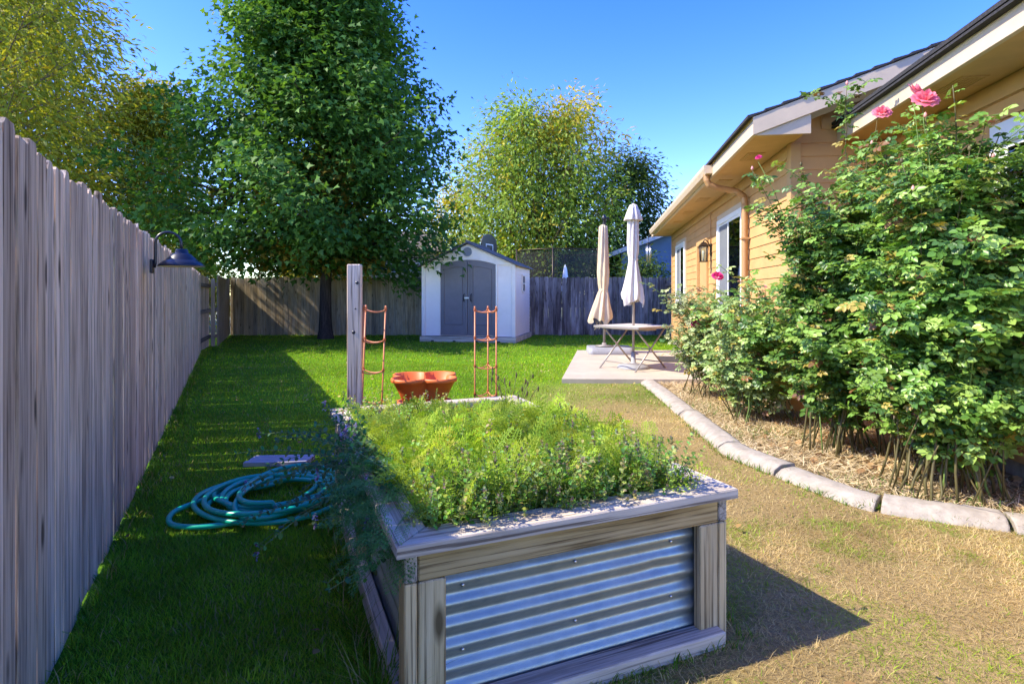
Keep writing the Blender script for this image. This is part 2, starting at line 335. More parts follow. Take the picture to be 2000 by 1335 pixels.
# ------------------------------------------------------------------ setting: ground
def groundmat():
    m, t, b = nodes('ground_earth'); v = coords(t, (1,1,1), False)
    t.links.new(ramp(t, noise(t, v, .6, 8, .7), [(.35, (.05,.09,.02)), (.6, (.14,.13,.06)), (.75, (.22,.17,.10))]), b.inputs['Base Color'])
    b.inputs['Roughness'].default_value = .95; bump(t, b, noise(t, v, 30, 4), .5, .02); return m
g = MB(); g.add([(-900,-300,-.008),(900,-300,-.008),(900,1500,-.008),(-900,1500,-.008)], [(0,1,2,3)])
tag(g.build('ground', groundmat()), kind='structure')
def lawnsheet():
    nx, ny = 130, 190; xs = np.linspace(-9.5, 5.5, nx); ys = np.linspace(-1.0, BACK+.3, ny); X, Y = np.meshgrid(xs, ys); X = X.ravel(); Y = Y.ravel()
    me = bpy.data.meshes.new('lawn'); idx = np.arange(nx*ny).reshape(ny, nx)
    fs = np.stack([idx[:-1,:-1], idx[:-1,1:], idx[1:,1:], idx[1:,:-1]], -1).reshape(-1, 4)
    me.from_pydata(np.stack([X, Y, np.zeros_like(X)], -1).tolist(), [], fs.tolist())
    dr = dryness(X, Y)[:, None]; n = vnoise(X+80, Y+80, 1.3, 3)[:, None]
    c = (1-dr)*np.array([[.10,.22,.008]])*(.8+.5*n) + dr*np.array([[.36,.26,.12]])*(.8+.4*n)
    bedsoil = (X > kerb_x(Y)) & (Y < 8.3); c[bedsoil] = np.array([.30,.22,.12])
    at = me.color_attributes.new('col', 'FLOAT_COLOR', 'POINT'); c4 = np.ones((len(X), 4), np.float32); c4[:, :3] = c; at.data.foreach_set('color', c4.ravel())
    m, t, b = nodes('turf'); a = N(t, 'ShaderNodeAttribute'); a.attribute_name = 'col'; v = coords(t, (1,1,1), False)
    f = noise(t, v, 45, 6, .75); col = mixc(t, a.outputs['Color'], ramp(t, f, [(.3, (.5,.5,.5)), (.7, (1.5,1.45,1.3))]), 1.0, 'MULTIPLY')
    t.links.new(col, b.inputs['Base Color']); b.inputs['Roughness'].default_value = .95; b.inputs['Specular IOR Level'].default_value = .1; bump(t, b, f, .9, .02)
    me.materials.append(m); return tag(link(bpy.data.objects.new('lawn', me)), kind='structure')
lawnsheet()
# patio slab
pa = MB(); pc = [(.72,8.17),(2.0,8.13),(wall_x(8.1)-.02,8.1),(wall_x(12.3)-.02,12.3),(1.42,12.3)]
def slab(mb, poly, z0, z1, bev=.012):
    c = sum((Vector((*p,0)) for p in poly), Vector())/len(poly)
    inn = [Vector((*p,0))+(c-Vector((*p,0))).normalized()*bev*1.4 for p in poly]; n = len(poly)
    vs = [Vector((*p, z0)) for p in poly]+[Vector((*p, z1-bev)) for p in poly]+[Vector((p.x,p.y,z1)) for p in inn]
    fs = [(i,(i+1)%n,(i+1)%n+n,i+n) for i in range(n)]+[(i+n,(i+1)%n+n,(i+1)%n+2*n,i+2*n) for i in range(n)]+[tuple(range(2*n,3*n))]
    mb.add(vs, fs)
slab(pa, pc, -.05, .075); tag(pa.build('patio', MT['concrete']), kind='structure')

# kerb: cast pieces along a curve, broken at the joints
def catmull(pts, n=10):
    out = []; ps = [Vector((*p, 0)) for p in pts]; ps = [ps[0]*2-ps[1]]+ps+[ps[-1]*2-ps[-2]]
    for i in range(1, len(ps)-2):
        for k in range(n):
            t = k/n; a, b, c, d = ps[i-1:i+3]
            out.append(.5*((2*b)+(c-a)*t+(2*a-5*b+4*c-d)*t*t+(3*b-a-3*c+d)*t**3))
    out.append(ps[-2]); return out
kp = catmull(KERB, 10); ke = tag(empty('kerb', (1.9,5,0)), kind='structure')
cuts = [0, 24, 47, 64, 82, 107, 130]
for a, b in zip(cuts[:-1], cuts[1:]):
    mb = MB(); pr = [(-.115,-.03),(-.108,.012),(-.095,.030),(-.05,.058),(-.02,.066),(.055,.068),(.08,.062),(.088,.045),(.09,-.03)]; seg = kp[a:b+1]; vs = []; hz = random.uniform(-.012,.010); off = random.uniform(-.012,.012)
    L = len(seg)
    for i, p in enumerate(seg):
        t = (seg[min(i+1,L-1)]-seg[max(i-1,0)]).normalized(); s = Vector((-t.y,t.x,0))
        e = t*(.012 if i == 0 else -.012 if i == L-1 else 0)
        for (u, z) in pr: vs.append(p+e+s*(u+off+random.uniform(-.004,.004))+Vector((0,0,z+(hz if z > 0 else 0)+random.uniform(-.003,.003)))-ke.location)
    q = len(pr); fs = [(i*q+j,(i+1)*q+j,(i+1)*q+j+1,i*q+j+1) for i in range(L-1) for j in range(q-1)]
    mb.add(vs, fs, True); mb.f += [tuple(range(q)), tuple(range((L-1)*q+q-1,(L-1)*q-1,-1))]; mb.sm += [False,False]
    mb.build('kerb_piece', MT['kerb'], ke)

# ------------------------------------------------------------------ fences
def picket_meshes(h, mat, n=7, wd=.138, th=.017):
    out = []
    for k in range(n):
        mb = MB(); W = wd*random.uniform(.96,1.03)/2; bow = random.uniform(-.002,.002); tw = random.uniform(-.002,.002); ts = random.uniform(.012,.035)
        lv = [0, h*.3, h*.6, h*.86, h-ts, h]; vs = []
        for i, z in enumerate(lv):
            q = math.sin(z/h*math.pi)*bow + random.uniform(-.001,.001); e = (z/h)**2*tw
            wl = -W + random.uniform(-.003,.003); wr = W + random.uniform(-.003,.003)
            if i == 5: wl += ts*random.uniform(.5,1.4); wr -= ts*random.uniform(.3,1.2)
            if i == 4: wl *= .985; wr *= .985
            zz = z + (random.uniform(-.006,.006) if i == 5 else 0)
            vs += [(wl,-th/2+q-e,zz),(wr,-th/2+q+e,zz+(random.uniform(-.006,.006) if i==5 else 0)),(wr,th/2+q+e,zz),(wl,th/2+q-e,zz)]
        fs = [(4*i+j,4*i+(j+1)%4,4*i+4+(j+1)%4,4*i+4+j) for i in range(5) for j in range(4)]+[(3,2,1,0),(20,21,22,23)]
        mb.add(vs, fs); out.append(mb.mesh('picket', mat))
    return out
def fence(name, label, p0, p1, h, mat, front=1, gap=.005, wd=.138, tone='fence', posts=True, streaks=False):
    """pickets stand on the yard side (front=1) or behind the rails (front=-1); local -y faces the yard"""
    p0 = Vector((*p0,0)); p1 = Vector((*p1,0)); d = p1-p0; L = d.length; a = math.atan2(d.y, d.x)
    t = thing(name, label, 'fence', p0, a); var = picket_meshes(h, MT[mat], wd=wd); x = 0; k = 0
    yk = -.03 if front == 1 else .05
    while x < L-.06:
        W = wd; o = link(bpy.data.objects.new('picket', random.choice(var)), t)
        o.location = (x+W/2, yk+random.uniform(-.0018,.0018), random.uniform(-.022,.014)+.01)
        o.rotation_euler = (random.uniform(-.001,.001), random.uniform(-.0022,.0022), random.uniform(-.03,.03) + (math.pi if random.random() < .3 else 0))
        x += W+random.uniform(0, gap*2)+(random.uniform(.012,.021) if streaks and random.random() < .17 else 0); k += 1
    for z in (.25, h*.52, h-.22):
        MB().bbox(-.01, L, -.018, .02, z-.044, z+.044, .004).build('rail', MT['rail_x'], t)
    if posts:
        n = max(1, round(L/2.4))
        for i in range(n+1):
            xx = L*i/n; MB().bbox(xx-.045, xx+.045, .021, .11, -.1, h-.08, .005).build('post', MT['rail_x'] if False else MT[mat], t)
    return t
eA = fence_x(12.3)
fence('wooden_fence', 'long grey weathered board fence along the left side of the lawn', (fence_x(-.6)-.03,-.6-.012), (eA-.03,12.3), 1.73, 'fence_l', gap=.0018, wd=.099, streaks=True)
fence('wooden_fence', 'short fence panel showing its rails at the far end of left fence', (eA-.06,12.4), (-7.52,14.05), 1.72, 'fence_l', front=-1)
fence('wooden_fence', 'narrow board panel in the far left corner of the yard', (-7.40,14.1), (-8.95,BACK-.1), 1.76, 'fence_b', gap=.0015)
fence('wooden_fence', 'tan board fence with diagonal shadows behind the tall tree', (-8.9,BACK), (-1.2,BACK), 1.83, 'fence_b', gap=.0012)
fence('wooden_fence', 'dark purple grey board fence between the shed and the house', (-1.15,BACK+.02), (4.95,BACK+.02), 1.83, 'fence_d', gap=.006)
fence('wooden_fence', 'short dark fence return with rails beside the far house corner', (4.88,BACK-.1), (4.30,14.85), 1.80, 'fence_d', front=-1)

# ------------------------------------------------------------------ house
HA = math.atan2(-.145, .989)                       # local y runs along the side wall, away from the camera
HC = Vector((2.867, 5.77, 0)); HL = 9.02; SETB = .92; EZ = 2.83; SL = .36; OV = .48; NY = -3.9
house = thing('house', 'tan single storey house with lap siding along the right side', 'house', HC, HA)
def siding_wall(parent, name, plane, at, a0, a1, z0, z1, expo=.135, face=-1, cut=None, holes=()):
    """lap boards; plane 'x' (board runs along y, faces -x) or 'y' (runs along x, faces -y)"""
    wv = MB()
    if plane == 'x': wv.box(at+.012, at+.12, a0, a1, z0, z1)
    else:
        if cut: wv.prism([(a0, z0), (a1, z0), (a1, cut(a1)-.02), (a0, cut(a0)-.02)], 'y', at+.012, at+.12)
        else: wv.box(a0, a1, at+.012, at+.12, z0, z1)
    wl = wv.build(name, MT['siding'], parent); z = z0
    top = z1 if not cut else cut(a1)
    while z < top-.03:
        zz = min(z+expo+.012, top); s0 = a0
        if cut and zz > cut(a0)-.02: s0 = a0 + (zz-cut(a0)+.02)/SL
        if s0 > a1-.1: break
        spans = [(s0, a1)]
        for (h0, h1, hz0, hz1) in holes:
            if z+expo > hz0 and z < hz1:
                spans = [q for (p0, p1) in spans for q in ((p0, min(p1, h0)), (max(p0, h1), p1)) if q[1]-q[0] > .02]
        for (s0, s1) in spans:
            pr = [(at+.012, z), (at-.012, z), (at-.001, zz), (at+.012, zz)]
            mb = MB()
            if plane == 'x': mb.prism([(p, q) for p, q in pr], 'y', s0, s1)
            else:
                n = 4; vs = [Vector((s0, p, q)) for p, q in pr]+[Vector((s1, p, q)) for p, q in pr]
                mb.add(vs, [(0,1,2,3),(7,6,5,4)]+[(i,i+4,(i+1)%4+4,(i+1)%4) for i in range(4)])
            mb.build('siding_board', MT['siding'], wl)
        z += expo
    return wl
def dl(d): return (d-5.77)/.989                    # depth -> position along the far wall
W1 = (dl(12.45), dl(13.75), 1.06, 2.46); W2 = (dl(7.55), dl(9.1), .95, 2.46); DR = (dl(10.05), dl(10.87), .13, 2.2)
siding_wall(house, 'side_wall', 'x', 0, 0.0, HL, .12, EZ, holes=(W1, W2, DR))
siding_wall(house, 'gable_wall', 'y', 0, 0.0, 4.2, .12, EZ+.9, cut=lambda x: EZ+.02+SL*(x+OV))
NW = (-3.2, -1.55, 1.05, 2.43)
siding_wall(house, 'setback_wall', 'x', SETB, NY, -.001, .12, EZ, holes=(NW,))
MB().box(.02, .2, .02, HL, -.2, .12).box(SETB+.02, SETB+.2, NY, -.01, -.2, .12).box(.2, SETB+.03, .02, .15, -.2, .119).build('foundation', MT['kerb'], house)
MB().bbox(-.028, .075, -.028, .012, .1, EZ, .003).bbox(-.028, -.0125, .0125, .085, .1, EZ, .003).build('corner_trim', MT['trimtan'], house)
MB().bbox(-.022, .0, HL-.09, HL+.02, .1, EZ, .003).build('corner_trim', MT['trimtan'], house)
MB().bbox(-.030, -.0125, 0.09, HL-.1, EZ-.14, EZ-.005, .003).build('frieze_board', MT['trimtan'], house)
MB().bbox(SETB-.030, SETB-.0125, NY, -.02, EZ-.14, EZ-.005, .003).build('frieze_board', MT['trimtan'], house)
siding_wall(house, 'end_wall', 'y', NY-.001, SETB, 6.0, .12, EZ)
# soffits with seams and vents
for (x0, x1, y0, y1) in ((-OV+.02, .0, -.39, HL+.28), (SETB-OV+.02, SETB, NY, -.02)):
    s = MB(); y = y0
    while y < y1-.05:
        ye = min(y+2.42, y1); s.box(x0, x1, y+.003, ye-.003, EZ, EZ+.012); y = ye
    so_ = s.build('soffit', MT['soffit'], house)
    y = y0+.75
    while y < y1-.5:
        v = MB(); v.bbox(x0+.12, x0+.30, y, y+.36, EZ-.008, EZ+.002, .002)
        for k in range(6): v.box(x0+.135+k*.027, x0+.147+k*.027, y+.02, y+.34, EZ-.014, EZ-.0085)
        v.build('soffit_vent', MT['soffit'], so_); y += 1.45
# eave fascias
MB().bbox(-OV-.02, -OV+.018, -.42, HL+.3, EZ-.02, EZ+.118, .003).build('fascia', MT['fascia'], house)
MB().bbox(SETB-OV-.02, SETB-OV+.018, NY, -.01, EZ-.02, EZ+.128, .003).build('fascia', MT['fascia'], house)
# rake board and boxed return of the far roof
rb = MB(); X1 = 4.4
rb.prism([(-OV-.018, EZ-.02), (X1, EZ-.01+SL*(X1+OV)), (X1, EZ+.15+SL*(X1+OV)), (-OV-.018, EZ+.15)], 'y', -.442, -.422)
rb.build('rake_board', MT['fascia'], house)
MB().prism([(-OV, EZ-.019), (.03, EZ-.019), (.03, EZ+.02+SL*(OV+.03)), (-OV, EZ+.02)], 'y', -.420, -.39).build('boxed_return', MT['fascia'], house)
# roofs: deck and shingle courses
def roof(x0, x1, y0, y1, zb, name):
    deck = MB(); deck.prism([(x0, zb), (x1, zb+SL*(x1-x0)), (x1, zb+.03+SL*(x1-x0)), (x0, zb+.03)], 'y', y0, y1)
    dk = deck.build(name, MT['soffit'], house); x = x0-.05; sl = math.sqrt(1+SL*SL)
    while x < x1-.1:
        xe = x+.20; zz = zb+.032+SL*(x-x0); e = random.uniform(-.012,.004)
        m = MB(); m.prism([(x, zz), (xe+.03, zz+SL*(xe+.03-x)), (xe+.03, zz+SL*(xe+.03-x)+.006), (x, zz+.030)], 'y', y0-.03+e, y1+.03)
        m.build('shingle_course', MT['shingle'], dk); x += .16
    return dk
roof(-OV-.02, 4.2, -.42, HL+.3, EZ+.125, 'main_roof')
roof(SETB-OV-.02, 3.2, NY, -.03, EZ+.145, 'setback_roof')
MB().box(SETB-OV-.075, SETB-OV-.02, NY, -.02, EZ+.126, EZ+.144).build('drip_edge', MT['shingle'], house)
# gutter and downspout
gp = [(-OV-.022, EZ+.115), (-OV-.022, EZ+.010), (-OV-.10, EZ+.010), (-OV-.125, EZ+.075), (-OV-.125, EZ+.122), (-OV-.115, EZ+.122), (-OV-.11, EZ+.078), (-OV-.09, EZ+.022), (-OV-.03, EZ+.022), (-OV-.03, EZ+.115)]
gu = MB().prism(gp, 'y', 1.45, HL-.2)
gu.prism([(-OV-.022, EZ+.115), (-OV-.022, EZ+.015), (-OV-.10, EZ+.015), (-OV-.125, EZ+.075), (-OV-.125, EZ+.122)], 'y', 1.437, 1.449)
gu = gu.build('gutter', MT['fascia'], house)
dp = []; rr = []
ctrl = [(-OV-.07, 1.56, EZ+.03), (-OV-.07, 1.56, EZ-.05), (-OV-.04, 1.565, EZ-.11), (-OV+.06, 1.575, EZ-.15), (-.17, 1.59, EZ-.20), (-.075, 1.60, EZ-.27), (-.065, 1.60, EZ-.36), (-.065, 1.60, .12)]
for i in range(len(ctrl)-1):
    a = Vector(ctrl[i]); b = Vector(ctrl[i+1]); n = 10 if i in (1,2,4,5) else 3
    if i == 6: n = 40
    for k in range(n): dp.append(a.lerp(b, k/n)); rr.append(.041+(.003*(k % 2) if i in (1,2,4,5) else 0))
dp.append(Vector(ctrl[-1])); rr.append(.041)
ds = MB().tube(dp, rr, 8).build('downspout', MT['copperpaint'], house)
for z in (.8, 2.0): MB().bbox(-.112, -.013, 1.545, 1.655, z, z+.025, .002).build('strap', MT['copperpaint'], ds)

def window(parent, x, y0, y1, z0, z1, split=.5, blinds=True, screen=True):
    """faces -x; local y along the wall"""
    fr = MB(); t = .075
    for (a, b, c, e) in ((y0, y0+t, z0, z1), (y1-t, y1, z0, z1), (y0+t, y1-t, z1-t, z1), (y0+t, y1-t, z0, z0+t)): fr.bbox(x-.055, x+.02, a, b, c, e, .004)
    wn = fr.build('window', MT['white'], parent)
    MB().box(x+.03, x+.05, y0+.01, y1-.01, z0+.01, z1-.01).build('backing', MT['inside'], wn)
    ym = y0+(y1-y0)*split; s = .035
    for (a, b, xx, sc_) in ((y0+t+.001, ym+.02, x-.040, False), (ym-.02, y1-t-.001, x-.022, screen)):
        m = MB()
        for (p, q, c, e) in ((a, a+s, z0+t+.001, z1-t-.001), (b-s, b, z0+t+.001, z1-t-.001), (a+s, b-s, z1-t-s, z1-t-.001), (a+s, b-s, z0+t+.001, z0+t+s)): m.bbox(xx-.008, xx+.008, p, q, c, e, .002)
        sa = m.build('sash', MT['white'], wn)
        MB().box(xx-.002, xx+.002, a+s, b-s, z0+t+s, z1-t-s).build('pane', MT['glass'], sa)
        if sc_: MB().box(xx-.012, xx-.0095, a+s-.004, b-s+.004, z0+t+s-.004, z1-t-s+.004).build('screen', MT['screen'], sa)
    if blinds:
        m = MB(); z = z1-t-.05
        while z > z0+t+.03:
            mm = Matrix.Translation((x+.008, 0, z)) @ Matrix.Rotation(R(50), 4, 'Y'); m.box(-.012, .012, y0+t+.01, y1-t-.01, -.001, .001, mm); z -= .042
        m.build('blind', MT['blind'], wn)
    return wn
window(house, 0, *W1[:2], *W1[2:], split=.45, blinds=False)
window(house, 0, *W2[:2], *W2[2:], split=.52)
window(house, SETB, *NW[:2], *NW[2:], split=.5, screen=False)
for (xx, y0, y1, z0, z1) in ((0, *W1), (0, *W2), (SETB, *NW)):
    m = MB(); x = xx
    for (a, b, c, e) in ((y0-.07, y0-.002, z0-.09, z1+.09), (y1+.002, y1+.07, z0-.09, z1+.09), (y0-.002, y1+.002, z1+.002, z1+.09), (y0-.002, y1+.002, z0-.09, z0-.002)): m.bbox(x-.030, x+.01, a, b, c, e, .003)
    m.build('window_trim', MT['white'] if xx else MT['fascia'], house)
# door
m = MB()
for (a, b, c, e) in ((DR[0]-.09, DR[0], .1, 2.29), (DR[1], DR[1]+.09, .1, 2.29), (DR[0], DR[1], 2.2, 2.29)): m.bbox(-.05, .02, a, b, c, e, .003)
dr = m.build('door_casing', MT['trimtan'], house)
dd = MB().bbox(.0, .035, DR[0]+.004, DR[1]-.004, .13, 2.195, .003)
for (a, b) in ((.3, 1.0), (1.15, 2.05)): dd.bbox(-.008, .001, DR[0]+.14, DR[1]-.14, a, b, .004)
dd = dd.build('door', MT['trimtan'], house)
MB().tube([(.0, DR[0]+.08, 1.05), (-.05, DR[0]+.08, 1.05), (-.055, DR[0]+.17, 1.05)], .011, 8).build('handle', MT['darkmetal'], dd)
MB().bbox(-.10, .02, DR[0]-.02, DR[1]+.02, .06, .128, .006).build('threshold', MT['kerb'], house)

# wall lantern on the house
def hpt(x, y, z): return house.matrix_basis @ Vector((x, y, z))
bpy.context.view_layer.update()
house_m = Matrix.Translation(HC) @ Matrix.Rotation(HA, 4, 'Z')
def hp(x, y, z): return house_m @ Vector((x, y, z))
ly = dl(9.72); lan = thing('wall_lantern', 'bronze glass lantern on the tan wall beside the door', 'lantern', hp(0, ly, 0), HA)
MB().bbox(-.03, -.012, -.05, .05, 1.95, 2.16, .004).build('back_plate', MT['darkmetal'], lan)
MB().tube([(-.03,0,2.10),(-.07,0,2.20),(-.12,0,2.235),(-.14,0,2.20)], .010, 8).build('arm', MT['darkmetal'], lan)
cage = MB()
for (sx, sy) in ((-1,-1),(1,-1),(1,1),(-1,1)): cage.tube([(-.14+sx*.062, sy*.062, 2.11), (-.14+sx*.05, sy*.05, 1.86)], .007, 6)
cage.bbox(-.205,-.075,-.065,.065,1.845,1.862,.003).bbox(-.21,-.07,-.07,.07,2.105,2.12,.003); cage.build('cage', MT['darkmetal'], lan)
MB().add([(-.14+a*.08, b*.08, 2.12) for a,b in ((-1,-1),(1,-1),(1,1),(-1,1))]+[(-.14+a*.03, b*.03, 2.185) for a,b in ((-1,-1),(1,-1),(1,1),(-1,1))], [(0,1,5,4),(1,2,6,5),(2,3,7,6),(3,0,4,7),(4,5,6,7),(3,2,1,0)]).lathe([(.012,2.185),(.016,2.20),(.0,2.215)],8,(-.14,0,0)).build('roof_cap', MT['darkmetal'], lan)
MB().add([(-.14+sx*.058, sy*.058, 2.105) for sx,sy in ((-1,-1),(1,-1),(1,1),(-1,1))]+[(-.14+sx*.047, sy*.047, 1.862) for sx,sy in ((-1,-1),(1,-1),(1,1),(-1,1))], [(0,1,5,4),(1,2,6,5),(2,3,7,6),(3,0,4,7)]).build('glass', MT['glass'], lan)
MB().lathe([(.0,1.87),(.016,1.87),(.016,1.96),(.022,1.98),(.026,2.01),(.018,2.04),(.0,2.05)], 12, (-.14,0,0)).build('bulb', MT['lampin'], lan)
MB().tube([(-.022,0,2.16),(-.022,0,EZ-.02)], .008, 6).build('conduit', MT['copperpaint'], lan)
# wind chime hung from the eave
wc = thing('wind_chime', 'silver tube wind chime hanging from the far eave corner', 'wind chime', hp(-OV-.11, HL+.16, 0), HA)
MB().tube([(.1,0,EZ+.02),(0,0,EZ+.02),(0,0,EZ-.20)], .004, 5).build('hanger', MT['darkmetal'], wc)
MB().lathe([(.0,EZ-.19),(.07,EZ-.20),(.07,EZ-.215),(.0,EZ-.215)],16).build('disc', MT['darkmetal'], wc)
for k in range(6):
    a = k*math.pi/3; ln = .30+.035*k; MB().tube([(.055*math.cos(a),.055*math.sin(a),EZ-.26),(.055*math.cos(a),.055*math.sin(a),EZ-.26-ln)], .011, 8).tube([(.055*math.cos(a),.055*math.sin(a),EZ-.215),(.055*math.cos(a),.055*math.sin(a),EZ-.26)], .002, 4).build('chime_tube', MT['chrome'], wc)

# ------------------------------------------------------------------ shed
SA = R(-12); SO = Vector((-2.475, 15.54, 0)); SW, SD, SEV, SAP = 2.6, 2.25, 2.08, 2.66
shed = thing('garden_shed', 'white resin garden shed with grey arched double doors', 'shed', SO, SA)
# side is lapped, front is a gable
zb = .16
def lap(mb, plane, at, a0, a1, z0, z1, step=.10, depth=.014, sgn=-1):
    z = z0
    while z < z1-.005:
        ze = min(z+step, z1)
        if plane == 'y': vs = [(a0, at+sgn*depth, z), (a1, at+sgn*depth, z), (a1, at, ze), (a0, at, ze), (a0, at, z), (a1, at, z)]
        else: vs = [(at+sgn*depth, a0, z), (at+sgn*depth, a1, z), (at, a1, ze), (at, a0, ze), (at, a0, z), (at, a1, z)]
        mb.add(vs, [(0,1,2,3),(4,5,1,0)]); z = ze
DX0, DX1 = .205*SW, .80*SW
fw = MB().box(.0, SW, .03, SD, zb, SEV).prism([(0,SEV),(SW,SEV),(SW/2,SAP)], 'y', .03, SD)
fw.build('body', MT['shedwall'], shed)
for (a_, b_) in ((.09, DX0-.05), (DX1+.05, SW-.09)):
    s = MB(); lap(s, 'y', .03, a_, b_, zb, SEV-.02, .075, .012); s.build('front_siding', MT['shedwall'], shed)
s = MB(); lap(s, 'x', SW, .07, SD-.05, zb, SEV, .105, .016, 1); s.build('side_siding', MT['shedwall'], shed)
MB().bbox(-.02,.085,.0,.06,zb-.01,SEV,.01).build('corner_post', MT['shedwall'], shed); MB().bbox(SW-.085,SW+.025,.0,.075,zb-.01,SEV,.01).build('corner_post', MT['shedwall'], shed)
# gable front piece with arched lower edge
xs = [DX0-.05+(DX1-DX0+.1)*i/12 for i in range(13)]; arch = lambda x: 2.07+.15*(1-((x-(DX0+DX1)/2)/((DX1-DX0)/2+.05))**2)
poly = [(.086, SEV+.001), (DX0-.05, SEV+.001)]+[(x, arch(x)+.01) for x in xs]+[(DX1+.05, SEV+.001), (SW-.086, SEV+.001), (SW/2, SAP-.03)]
gb = MB(); n = len(poly); c0 = (SW/2, 2.42)
vs = [(p, -.0, q) for p, q in poly]+[(p, .03, q) for p, q in poly]+[(c0[0], -.0, c0[1])]
gb.add(vs, [(i, (i+1)%n, 2*n) for i in range(n)]+[((i+1)%n, i, i+n, (i+1)%n+n) for i in range(n)]); gb.build('gable_front', MT['shedwall'], shed)
for a_ in (DX0-.05, DX1+.004): MB().bbox(a_, a_+.046, -.006, .045, zb, 2.08, .004).build('door_frame', MT['shedwall'], shed)
for side in (0, 1):
    a, b = (DX0, (DX0+DX1)/2-.006) if side == 0 else ((DX0+DX1)/2+.006, DX1)
    pts = [(a, zb+.02), (b, zb+.02)]+[(b+(a-b)*i/8, arch(b+(a-b)*i/8)) for i in range(9)]
    d = MB().prism(pts, 'y', .0, .028)
    a2, b2 = a+.10, b-.10
    if side == 0: b2 = b-.13
    else: a2 = a+.13
    fr2 = [(a2, zb+.30), (b2, zb+.30)]+[(b2+(a2-b2)*i/8, arch(b2+(a2-b2)*i/8)-.16) for i in range(9)]
    d = d.build('door', MT['sheddoor'], shed)
    p = MB(); q = len(fr2); cc = (sum(u for u,_ in fr2)/q, sum(v for _,v in fr2)/q); inn = [(cc[0]+(u-cc[0])*.93, cc[1]+(v-cc[1])*.975) for u,v in fr2]
    vs = [(u,-.001,v) for u,v in fr2]+[(u+(cc[0]-u)*.03,-.016,v+(cc[1]-v)*.01) for u,v in fr2]+[(u,-.001,v) for u,v in inn]
    p.add(vs, [(i,(i+1)%q,(i+1)%q+q,i+q) for i in range(q)]+[(i+q,(i+1)%q+q,(i+1)%q+2*q,i+2*q) for i in range(q)]); p.build('panel_moulding', MT['sheddoor'], d)
    MB().bbox(b-.06 if side == 0 else a+.005, b-.005 if side == 0 else a+.06, -.014, .0, zb+.05, 2.16, .005).build('stile', MT['sheddoor'], d)
    hx = (b-.095) if side == 0 else (a+.095)
    MB().tube([(hx,-.005,1.30),(hx,-.05,1.28),(hx,-.05,1.12),(hx,-.005,1.10)], .013, 8).build('handle', MT['black'], d)
    if side == 0: MB().bbox(hx-.01, b+.05, -.035, -.015, 1.17, 1.22, .006).build('hasp', MT['chrome'], d)
v = MB().lathe([(.125,-.0),(.125,.02),(.10,.02),(.10,.006),(.0,.006)], 24)
mm = Matrix.Translation((SW/2, -.001, 2.44)) @ Matrix.Rotation(R(90), 4, 'X'); v.v = [tuple(mm @ Vector(p)) for p in v.v]
for k in range(5):
    z = 2.365+k*.036; hw = math.sqrt(max(.001, .0098-(z+.004-2.44)**2)); v.bbox(SW/2-hw, SW/2+hw, -.018, -.006, z, z+.018, .002)
v.build('gable_vent', MT['grey'], shed)
rf = MB(); ro = .10; y0, y1 = -.10, SD+.08; sl2 = (SAP-SEV)/(SW/2); zt = SAP+.012
for sg in (-1, 1):
    xe = SW/2+sg*(SW/2+ro); ze = zt-sl2*(SW/2+ro)
    rf.add([(SW/2,y0,zt),(xe,y0,ze),(xe,y1,ze),(SW/2,y1,zt),(SW/2,y0,zt+.035),(xe,y0,ze+.03),(xe,y1,ze+.03),(SW/2,y1,zt+.035)], [(0,1,2,3),(7,6,5,4),(0,4,5,1),(1,5,6,2),(2,6,7,3)])
    for k in range(1, 9):
        f0 = k/9.0; xa = SW/2+(xe-SW/2)*f0; za = zt+(ze-zt)*f0+.034; rf.box(min(xa,xa-sg*.02),max(xa,xa-sg*.02),y0,y1,za-.006,za+.008)
rf = rf.build('roof', MT['shedroof'], shed)
MB().tube([(SW/2,y0-.005,zt+.04),(SW/2,y1+.005,zt+.04)], .035, 8).build('ridge_cap', MT['shedroof'], rf)
w_ = MB()
for (a,b,c,e) in ((.95,.99,1.35,1.85),(1.31,1.35,1.35,1.85),(.99,1.31,1.81,1.85),(.99,1.31,1.35,1.39),(.99,1.31,1.585,1.615)): w_.bbox(SW+.012,SW+.045,a,b,c,e,.004)
w_ = w_.build('side_window', MT['shedwall'], shed); MB().box(SW+.018,SW+.024,.99,1.31,1.39,1.81).build('pane', MT['inside'], w_)
pl = MB().bbox(-.05,SW+.05,-.06,-.02,.0,.145,.005).bbox(SW+.012,SW+.05,-.019,SD+.05,.0,.145,.005).bbox(-.05,-.012,-.019,SD+.05,.0,.145,.005).box(-.011,SW+.011,-.019,SD+.05,.01,.14)
pl = pl.build('platform', MT['plat'], shed)
for k in range(4): MB().bbox(.28+k*.62, .36+k*.62, -.064, -.058, .004, .045, .001).build('slot', MT['black'], pl)

# ------------------------------------------------------------------ raised bed
bed = thing('raised_garden_bed', 'raised garden bed of weathered boards with corrugated steel sides', 'planter', BO, BT)
CW, CT = .115, .036          # cap board
def cap(poly, mat, name='cap_board'):
    mb = MB(); n = len(poly); c = (sum(p[0] for p in poly)/n, sum(p[1] for p in poly)/n); b = .005
    inn = [(p[0]+(c[0]-p[0])/max(.05,abs(c[0]-p[0]))*b*.8 if abs(c[0]-p[0])>1e-6 else p[0], p[1]+(c[1]-p[1])/max(.05,abs(c[1]-p[1]))*b*.8 if abs(c[1]-p[1])>1e-6 else p[1]) for p in poly]
    vs = [(*p, BH-CT) for p in poly]+[(*p, BH-b) for p in poly]+[(*p, BH) for p in inn]
    mb.add(vs, [tuple(range(n-1,-1,-1))]+[(i,(i+1)%n,(i+1)%n+n,i+n) for i in range(n)]+[(i+n,(i+1)%n+n,(i+1)%n+2*n,i+2*n) for i in range(n)]+[tuple(range(2*n,3*n))])
    return mb.build(name, mat, bed)
